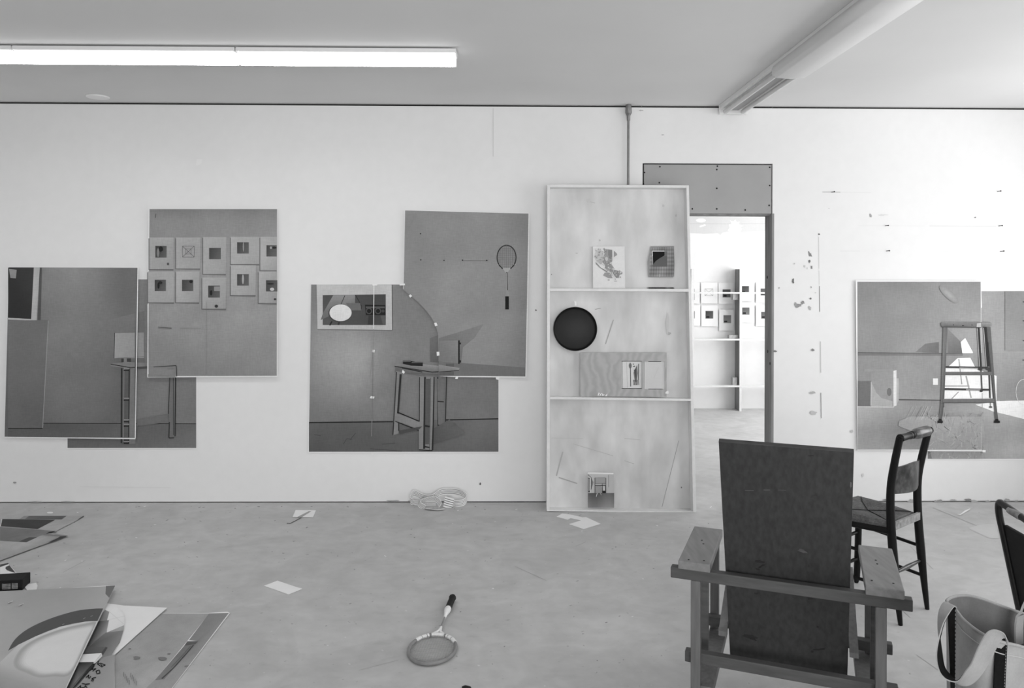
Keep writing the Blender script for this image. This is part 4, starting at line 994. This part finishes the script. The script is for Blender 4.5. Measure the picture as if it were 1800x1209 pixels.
for k in range(-10, 11):
    y = .128*k/11; h_ = rw*math.sqrt(1-(k/11)**2)*.97
    st.tube([hc-sd*h_+ax*y+V3((0,0,hz+.001)), hc+sd*h_+ax*y+V3((0,0,hz+.001))], .0008, M_GUT, 4)
st.build('strings', rk)
th = hc+ax*.132
yk = MB()
yk.tube([th+sd*.028-ax*.004+V3((0,0,hz)), th+sd*.010+ax*.018+V3((0,0,hz+.001)), th+ax*.036+V3((0,0,hz+.002))], [.007, .007, .008], M_BAND, 8)
yk.tube([th-sd*.028-ax*.004+V3((0,0,hz)), th-sd*.010+ax*.018+V3((0,0,hz+.001)), th+ax*.036+V3((0,0,hz+.002))], [.007, .007, .008], M_BAND, 8)
yk.tube([th+ax*.034+V3((0,0,hz+.002)), th+ax*.070+V3((0,0,hz+.003))], [.009, .005], M_BAND, 8)
yk.build('throat', rk, smooth=True)
tot = L_-.132
P_ = lambda s_, z: hc+ax*s_+V3((0, 0, z))
MB().tube([P_(.20, hz+.003), P_(tot-.20, .018)], .0042, M_ASH, 8).build('shaft', rk, smooth=True)
MB().tube([P_(tot-.225, .016), P_(tot-.185, .018), P_(tot-.18, .019), P_(tot-.155, .019), P_(tot-.13, .019)], [.006, .009, .012, .016, .016], M_BAND, 10).build('white_cone', rk, smooth=True)
MB().tube([P_(tot-.135, .019), P_(tot-.12, .019), P_(tot-.03, .019), P_(tot-.01, .020), P_(tot, .020)], [.0162, .0155, .0155, .0185, .015], M_VINYL, 10).build('grip', rk, smooth=True)

# ================================================================ PLYWOOD ARMCHAIR
lc = (Fl(*C7(88,635), .6)+Fl(*C7(222,652), .6))/2; rc = (Fl(*C7(943,752), .6)+Fl(*C7(1098,770), .6))/2
uh = (rc-lc); uh.z = 0; half = uh.length/2; uh.normalize(); vh = V3((-uh.y, uh.x, 0)); O = (lc+rc)/2; O.z = 0
def A(u, v, z): return O+uh*u+vh*v+V3((0, 0, z))
arm = thing('slab_armchair', (O.x, O.y, 0), 'armchair of pine bars with a dark plywood slab back, seen from behind', 'armchair')
def abox(u0, u1, v0, v1, z0, z1, mt, name, label=None, bev=.003):
    mb = MB(); mb.hexa([A(u0,v0,z0),A(u1,v0,z0),A(u1,v1,z0),A(u0,v1,z0)], [A(u0,v0,z1),A(u1,v0,z1),A(u1,v1,z1),A(u0,v1,z1)], mt)
    o = mb.build(name, arm, bevel=bev)
    if label: o['label'] = label
    return o
abox(-half-.056, -half+.056, 0, .41, .572, .602, M_ARM, 'armrest', 'pale pine plank armrest, left')
abox(half-.058, half+.058, 0, .42, .572, .602, M_ARM, 'armrest', 'pale pine plank armrest, right')
abox(-.392, .390, .012, .046, .532, .571, M_PINE2, 'rear_rail')
abox(-.345, .352, .044, .078, .222, .262, M_PINE2, 'lower_rear_rail')
for u in (-.303, .297):
    abox(u-.017, u+.017, .012, .044, 0, .532, M_PINE, 'rear_post')
    abox(u-.017, u+.017, .235, .269, 0, .571, M_PINE2, 'middle_post')
    abox(u-.019+(.012 if u < 0 else 0), u+.015+(.012 if u < 0 else 0), .50, .534, 0, .55, M_PINE, 'front_post')
    abox(u-.008 if u < 0 else u-.060, u+.060 if u < 0 else u+.008, .02, .55, .120, .158, M_PINE, 'side_rail')
abox(-.385, .372, .466, .500, .180, .220, M_PINE2, 'front_rail')
# sloping seat with a notch that takes the back slab
sm = MB()
def seatz(v): return .31+(v-.145)*.34
def seatq(u0, u1, v0, v1):
    sm.hexa([A(u0,v0,seatz(v0)-.018),A(u1,v0,seatz(v0)-.018),A(u1,v1,seatz(v1)-.018),A(u0,v1,seatz(v1)-.018)], [A(u0,v0,seatz(v0)),A(u1,v0,seatz(v0)),A(u1,v1,seatz(v1)),A(u0,v1,seatz(v1))], M_PINE)
seatq(-.237, -.208, .145, .215); seatq(.208, .237, .145, .215); seatq(-.237, .237, .215, .58)
sm.build('seat', arm)
bk = MB(); nb = (A(0, .25, .17)-A(0, -.165, 1.073)).normalized().cross(uh).normalized()
if nb.dot(vh) < 0: nb = -nb
q = [A(-.205,-.165,1.073),A(.205,-.165,1.073),A(.205,.25,.17),A(-.205,.25,.17)]
bk.hexa(q, [p+nb*.016 for p in q], M_BOARD)
bpl = lambda u, v, o: onplane(u, v, q[0]-nb*(.0003+o), nb)
S = Sheet(bpl, .0002, C7, ink=INKM, mb=bk, step=.0001); S.jit = .4
for x, y, a_, b2, t_, rt in ((452,636,26,6,.17,5),(462,655,16,5,.16,-30),(445,672,12,4,.18,20),(400,975,34,8,.18,8),(420,985,16,7,.16,25),(718,1034,40,4,.17,-6),(690,1045,8,5,.17,0),(715,932,7,4,.17,0),(652,592,22,5,.33,12),(640,582,10,3,.32,0),(674,655,4,7,.2,0),(680,803,14,6,.18,0),(440,780,12,4,.19,0),(683,157,12,2,.17,0),(456,375,10,12,.22,0),(700,345,12,8,.23,0),(865,290,4,14,.4,0),(305,245,10,8,.22,0)):
    S.ell(x, y, a_, b2, t_, n=12, rot=rt)
S.line([(386,313),(425,314)], 1.6, .38); S.line([(470,312),(498,312)], 1.8, .42); S.line([(535,312),(572,313)], 1.4, .36)
bk.build('back_slab', arm, fix=False)
ed = MB(); q2 = [A(-.205,-.165,1.073),A(.205,-.165,1.073)]; u3 = V3((0, 0, 1))*.0015
ed.hexa([q2[0], q2[1], q2[1]+nb*.016, q2[0]+nb*.016], [q2[0]+u3, q2[1]+u3, q2[1]+nb*.016+u3, q2[0]+nb*.016+u3], M_BEDGE); ed.build('top_edge', arm)
# screws on the armrests
scw = []
for (x, y) in ((190,540),(197,556),(200,632),(130,628),(978,630),(985,647),(960,722),(1058,735)):
    p = Fl(*C7(x, y), .6025)
    MB().lathe([(0, .0), (.0035, 0), (.0035, .0008), (0, .001)], p, (0, 0, 1), M_VINYL, 10).build('screw', arm)

# ================================================================ BLACK SLAT-BACK CHAIR
fL, fR = Fl(1581, 1098), Fl(1628, 1070)
rv = (fR-fL); rv.z = 0; bw = rv.length/2; rv.normalize(); fv = V3((-rv.y, rv.x, 0)); O2 = (fL+fR)/2+fv*.04
def B(r_, f_, z): return O2+rv*r_+fv*f_+V3((0, 0, z))
ch = thing('slat_back_chair', (O2.x, O2.y, 0), 'black slat-back chair with a rush seat standing beside the plywood armchair', 'chair')
for sgn in (-1, 1):
    pts = sp([B(sgn*bw, -.045, 0), B(sgn*bw, -.02, .22), B(sgn*bw, 0, .45), B(sgn*(bw+.001), .002, .62), B(sgn*(bw+.006), -.018, .75), B(sgn*(bw+.012), -.045, .875)], 5)
    n = len(pts); MB().tube(pts, [.010+.010*min(1, i/6) if i < 7 else .020-.004*(i-7)/(n-7) for i in range(n)], M_BLACK, 12).build('rear_post', ch, smooth=True)
    fl_ = sp([B(sgn*.185, .335, 0), B(sgn*.19, .33, .15), B(sgn*.192, .325, .42)], 4)
    MB().tube(fl_, [.010]+[.017]*(len(fl_)-1), M_BLACK, 10).build('front_leg', ch, smooth=True)
    for z in (.16, .30): MB().tube([B(sgn*(bw), -.01, z), B(sgn*.19, .33, z+.01)], .0085, M_BLACK, 8).build('side_stretcher', ch, smooth=True)
    MB().tube([B(sgn*bw, 0, .425), B(sgn*.192, .325, .420)], .016, M_BLACK, 8).build('seat_rail', ch, smooth=True)
a, b_ = B(-bw, -.015, .232), B(bw, -.015, .232)
MB().tube([a, a.lerp(b_, .3), a.lerp(b_, .5), a.lerp(b_, .7), b_], [.006, .009, .011, .009, .006], M_SLAT, 10).build('rear_stretcher', ch, smooth=True)
for z in (.13, .27): MB().tube([B(-.19, .33, z), B(.19, .33, z)], .009, M_BLACK, 8).build('front_stretcher', ch, smooth=True)
# crest rail
a, b_ = B(-bw-.016, -.046, .872), B(bw+.030, -.046, .872)
def cr(t_): return a.lerp(b_, t_)
MB().tube([cr(0), cr(.02), cr(.10), cr(.28), cr(.30), cr(.33), cr(.35), cr(.38), cr(.40), cr(.43), cr(.47)], [.010, .019, .017, .015,   .018, .018, .013, .019, .019, .013, .018], M_BLACK, 12).build('crest_rail', ch, smooth=True)
pl = MB(); pts = [cr(.44), cr(.50), cr(.53), cr(.88), cr(.92)]
pl.tube(pts, [.016, .0245, .0255, .0255, .017], M_SLAT, 12, flat=1.0, up=(0, 0, 1)).tube([cr(.90), cr(.93), cr(.95), cr(.98), cr(1.0)], [.012, .018, .014, .017, .010], M_BLACK, 12)
pl.build('crest_pillow', ch, smooth=True)['label'] = 'worn grey crest pillow'
# slat
sl = MB(); N = 14; vs = []
for i in range(N+1):
    t_ = i/N; r_ = -bw+.012+(2*bw-.024)*t_; bend = -.030*math.sin(math.pi*t_)
    zt_ = .726+.012*math.sin(math.pi*t_)**2; zb2 = .600-.004*math.sin(math.pi*t_)
    for (z, e) in ((zb2, 0), (zt_, -.006)):
        for th_ in (-.004, .004): vs.append(B(r_, bend+e+th_-.004, z))
fs = []
for i in range(N):
    k = i*4; fs += [(k, k+2, k+6, k+4), (k+1, k+5, k+7, k+3), (k+2, k+3, k+7, k+6), (k, k+4, k+5, k+1)]
fs += [(0, 1, 3, 2), (N*4, N*4+2, N*4+3, N*4+1)]
sl.add(vs, fs, M_SLAT); sl.build('back_slat', ch, smooth=True)
# rush seat: four woven fields meeting along diagonals
st = MB(); cs = [(-bw, -.005), (bw, -.005), (.205, .345), (-.205, .345)]; cx = (0, .18); N = 8
for i in range(4):
    a0, b0 = cs[i], cs[(i+1) % 4]; vs = []; fs = []
    for j in range(N+1):
        for k in range(N+1):
            s1 = j/N; p = (a0[0]+(b0[0]-a0[0])*k/N, a0[1]+(b0[1]-a0[1])*k/N)
            x, y = p[0]+(cx[0]-p[0])*s1, p[1]+(cx[1]-p[1])*s1
            z = .466-.012*s1+.010*math.sin(math.pi*k/N)*math.sin(math.pi*min(1, s1*1.3))*(1-s1) - (.016*(1-s1*6)**2 if s1 < 1/6 else 0)
            vs.append(B(x, y, z))
    for j in range(N):
        for k in range(N): fs.append((j*(N+1)+k, j*(N+1)+k+1, (j+1)*(N+1)+k+1, (j+1)*(N+1)+k))
    st.add(vs, fs, M_RUSH)
    st.add([B(*a0, .450), B(*b0, .450), B(*b0, .425), B(*a0, .425)], [(0, 1, 2, 3)], M_RUSH)
st.build('rush_seat', ch, smooth=False, fix=False)
for (x, y) in cs: MB().tube([B(x*.86, y*.80+.03, .4640), B(x*.5, .09+y*.5, .4620), B(0, .18, .4555)], .0022, M_VINYL, 6).build('seat_seam', ch)
MB().hexa([B(-bw+.012,-.016,.432),B(bw-.012,-.016,.432),B(bw-.012,-.004,.432),B(-bw+.012,-.004,.432)], [B(-bw+.012,-.016,.468),B(bw-.012,-.016,.468),B(bw-.012,-.004,.468),B(-bw+.012,-.004,.468)], M_WEAR_HIGHLIGHT).build('worn_seat_edge', ch)
# ================================================================ BLACK METAL CHAIR AT THE RIGHT EDGE
pA = Yp(1753, 888, 2.85); pB = Yp(1800, 913, 2.70); dd = (pB-pA)/(pA.y-pB.y)
near = pA+dd*.42; dn = (Yp(1790, 1070, 2.87)-Yp(1754, 900, 2.85))
mc = thing('metal_chair', (2.05, 2.65, 0), 'black tube-framed chair with a charcoal back, cut by the right edge', 'chair')
low = dn*2.0
def dwn(p, k): return p+dn*k
fr = sp([dwn(pA, 2.05), dwn(pA, 1.2), dwn(pA, .35), dwn(pA, .10), pA+dd*.012+V3((0,0,.012)), pA+dd*.05+V3((0,0,.014)), pA+dd*.2, near-dd*.06+V3((0,0,.012)), near+V3((0,0,.002)), dwn(near, .10), dwn(near, .5), dwn(near, 1.2), dwn(near, 2.05)], 5)
zf = fr[0].z
MB().tube(fr, .0125, M_TUBE, 12, flat=1.0).build('back_frame', mc, smooth=True)
qa = dwn(pA, .19)+dd*.012; qb = dwn(near, .19)-dd*.012; qc = dwn(near, 1.25)-dd*.012; qd = dwn(pA, 1.25)+dd*.012
th3 = V3((.014, 0, .003))
MB().hexa([qa, qb, qc, qd], [p+th3 for p in (qa, qb, qc, qd)], M_VINYL).build('back_panel', mc, bevel=.004)
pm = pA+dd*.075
MB().tube([pm+V3((-.002,0,.008)), pm+dd*.06+V3((-.002,0,.005))], .0138, M_WEAR_HIGHLIGHT, 12).build('tube_highlight', mc, smooth=True)['label'] = 'grey sleeve for the highlight on the top tube'  # highlight on the black tube put in as a paler sleeve
x0 = dwn(pA, 1.6).x
MB().box((x0, near.y+.01, .40), (x0+.42, pA.y-.01, .44), M_VINYL).build('seat', mc, bevel=.01)
for yy in (near.y+.02, pA.y-.02):
    MB().tube([(x0+.36, yy, .41), (x0+.42, yy, 0)], .0125, M_TUBE, 10).build('front_leg', mc, smooth=True)
for s0 in (fr[0], fr[-1]):
    MB().tube([s0, (s0.x-.04, s0.y, .0)], .0125, M_TUBE, 10).build('rear_leg', mc, smooth=True)

# ================================================================ CANVAS TOTE
YB, YFt = 2.36, 2.02
rim = [Yp(1664,1056,2.26), Yp(1686,1047,2.36), Yp(1718,1050,2.38), Yp(1777,1071,2.36), Yp(1830,1090,2.34), Yp(1880,1120,2.24), Yp(1870,1165,2.10), Yp(1800,1138,2.03), Yp(1760,1128,2.00), Yp(1725,1113,2.02), Yp(1695,1090,2.08), Yp(1680,1072,2.16)]
def cloop(P, n=6):
    out = []; N = len(P)
    for i in range(N):
        a, b_, c_, d_ = P[i-1], P[i], P[(i+1) % N], P[(i+2) % N]
        for k in range(n):
            t_ = k/n; out.append(.5*((2*b_)+(-a+c_)*t_+(2*a-5*b_+4*c_-d_)*t_*t_+(-a+3*b_-3*c_+d_)*t_**3))
    return out
rim = cloop(rim); cen = sum(rim, V3())/len(rim); n = len(rim)
tt = thing('canvas_tote_bag', (cen.x, cen.y, 0), 'pale canvas tote bag with looped handles at the lower right corner', 'bag')
body = MB(); rings = []
for j, (k, sc_) in enumerate(((1, 1), (.93, 1.0), (.7, 1.0), (.45, .99), (.2, .96), (.03, .92), (.0, .86))):
    ring = []
    for i, p in enumerate(rim):
        an = 2*math.pi*i/n; wob = 1+.012*math.sin(5*an+j*1.7) if 0 < j < 6 else 1
        ring.append(V3((cen.x+(p.x-cen.x)*sc_*wob, cen.y+(p.y-cen.y)*sc_*wob, p.z*k+(.0 if j else 0))))
    rings.append(ring)
vs = [p for r_ in rings for p in r_]; fs = []
for j in range(len(rings)-1):
    for i in range(n): fs.append((j*n+i, j*n+(i+1) % n, (j+1)*n+(i+1) % n, (j+1)*n+i))
fs.append(tuple((len(rings)-1)*n+i for i in range(n)))
body.add(vs, fs, M_CANVAS); body.build('body', tt, smooth=True)
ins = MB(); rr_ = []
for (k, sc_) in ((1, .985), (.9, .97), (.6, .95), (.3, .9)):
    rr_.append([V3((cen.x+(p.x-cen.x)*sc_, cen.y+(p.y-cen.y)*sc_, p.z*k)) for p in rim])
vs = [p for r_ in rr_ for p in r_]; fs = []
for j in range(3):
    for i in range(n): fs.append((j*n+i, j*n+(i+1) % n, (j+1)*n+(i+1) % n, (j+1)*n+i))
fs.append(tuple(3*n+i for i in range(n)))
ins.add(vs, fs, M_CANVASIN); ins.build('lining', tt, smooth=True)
MB().loop(rim, .0045, M_CANVAS, 8).build('rim_hem', tt, smooth=True)
hem2 = [V3((cen.x+(p.x-cen.x)*1.012, cen.y+(p.y-cen.y)*1.012, p.z*.955)) for p in rim]
MB().loop(hem2, .0014, M_STITCH, 5).build('hem_stitching', tt, smooth=True)
def px3(x, y, yy): return Yp(*C8(x, y), yy)
# hanging handle loop: near and far edge of the strap
CT = crop(1547, 984, .1862)
EN = [(722,462),(700,445),(640,530),(590,640),(537,870),(555,1030),(620,1120),(730,1140),(800,1050),(860,970),(920,830),(1000,690),(1080,655),(1170,690),(1205,760)]
EF = [(690,480),(615,400),(562,480),(553,650),(585,880),(610,1010),(670,1090),(750,1172),(850,1170),(950,1080),(1040,930),(1100,810),(1150,735),(1190,745),(1200,800)]
yN = [2.06,2.05,2.03,2.01,1.99,1.98,1.97,1.96,1.95,1.94,1.93,1.925,1.93,1.945,1.965]
yD = [.02,.03,.036,.044,.044,.044,.044,.044,.034,.03,.03,.03,.03,.024,.006]
pn = sp([Yp(*CT(*q), a) for q, a in zip(EN, yN)], 6); pf = sp([Yp(*CT(*q), a+b_) for q, a, b_ in zip(EF, yN, yD)], 6)
mids = [(a+b_)/2 for a, b_ in zip(pn, pf)]
nr_ = [((mids[min(i+1, len(mids)-1)]-mids[max(i-1, 0)]).cross(pn[i]-pf[i])).normalized() for i in range(len(mids))]
if nr_[8].y > 0: nr_ = [-q for q in nr_]
def strap_mesh(o0, o1, sh, mt):
    mb = MB(); vs = []
    for a, b_, q in zip(pn, pf, nr_):
        c_ = (a+b_)/2; a = c_+(a-c_)*sh; b_ = c_+(b_-c_)*sh
        vs += [a+q*o0, b_+q*o0, b_+q*o1, a+q*o1]
    fs = [(i*4+k, i*4+(k+1) % 4, (i+1)*4+(k+1) % 4, (i+1)*4+k) for i in range(len(pn)-1) for k in range(4)]+[(3, 2, 1, 0), tuple((len(pn)-1)*4+k for k in range(4))]
    mb.add(vs, fs, mt); return mb
strap_mesh(.0028, 0, 1, M_CANVAS).build('handle', tt, smooth=True)
strap_mesh(0, -.0022, .86, M_WEB).build('handle_lining', tt, smooth=True)
bhp = sp([Yp(*CT(x, y), 2.30) for x, y in ((1312,800),(1308,650),(1320,540),(1350,440),(1410,350),(1500,330),(1590,420),(1620,700))], 5)
MB().ribbon(bhp, [V3((.036, .02, 0)) if i < 12 else V3((.02, .03, -.02)) if i < 24 else V3((-.036, .02, 0)) for i in range(len(bhp))], M_CANVAS, .005).build('handle', tt, smooth=True)
for xs_, nm in (((572,608,860,590,604,1330),'left'), ((785,838,985,770,822,1330),'right')):
    xa0, xa1, yt, xb0, xb1, yb_ = xs_
    d_ = 2.03 if nm == 'left' else 1.975
    q = [px3(xa0, yt, d_+.03), px3(xa1, yt, d_+.03), px3(xb1, yb_, d_-.0), px3(xb0, yb_, d_-.0)]
    MB().hexa(q, [p+V3((0, .004, 0)) for p in q], M_WEB).build('strap', tt, bevel=.001)
    s1 = q[0].lerp(q[1], .85)-V3((0, .002, 0)); s2 = q[3].lerp(q[2], .85)-V3((0, .002, 0)); sti = MB()
    for k in range(26):
        a_, b__ = s1.lerp(s2, k/26), s1.lerp(s2, (k+.6)/26); sti.tube([a_, b__], .0005, M_STITCH, 4)
    sti.build('stitching', tt)
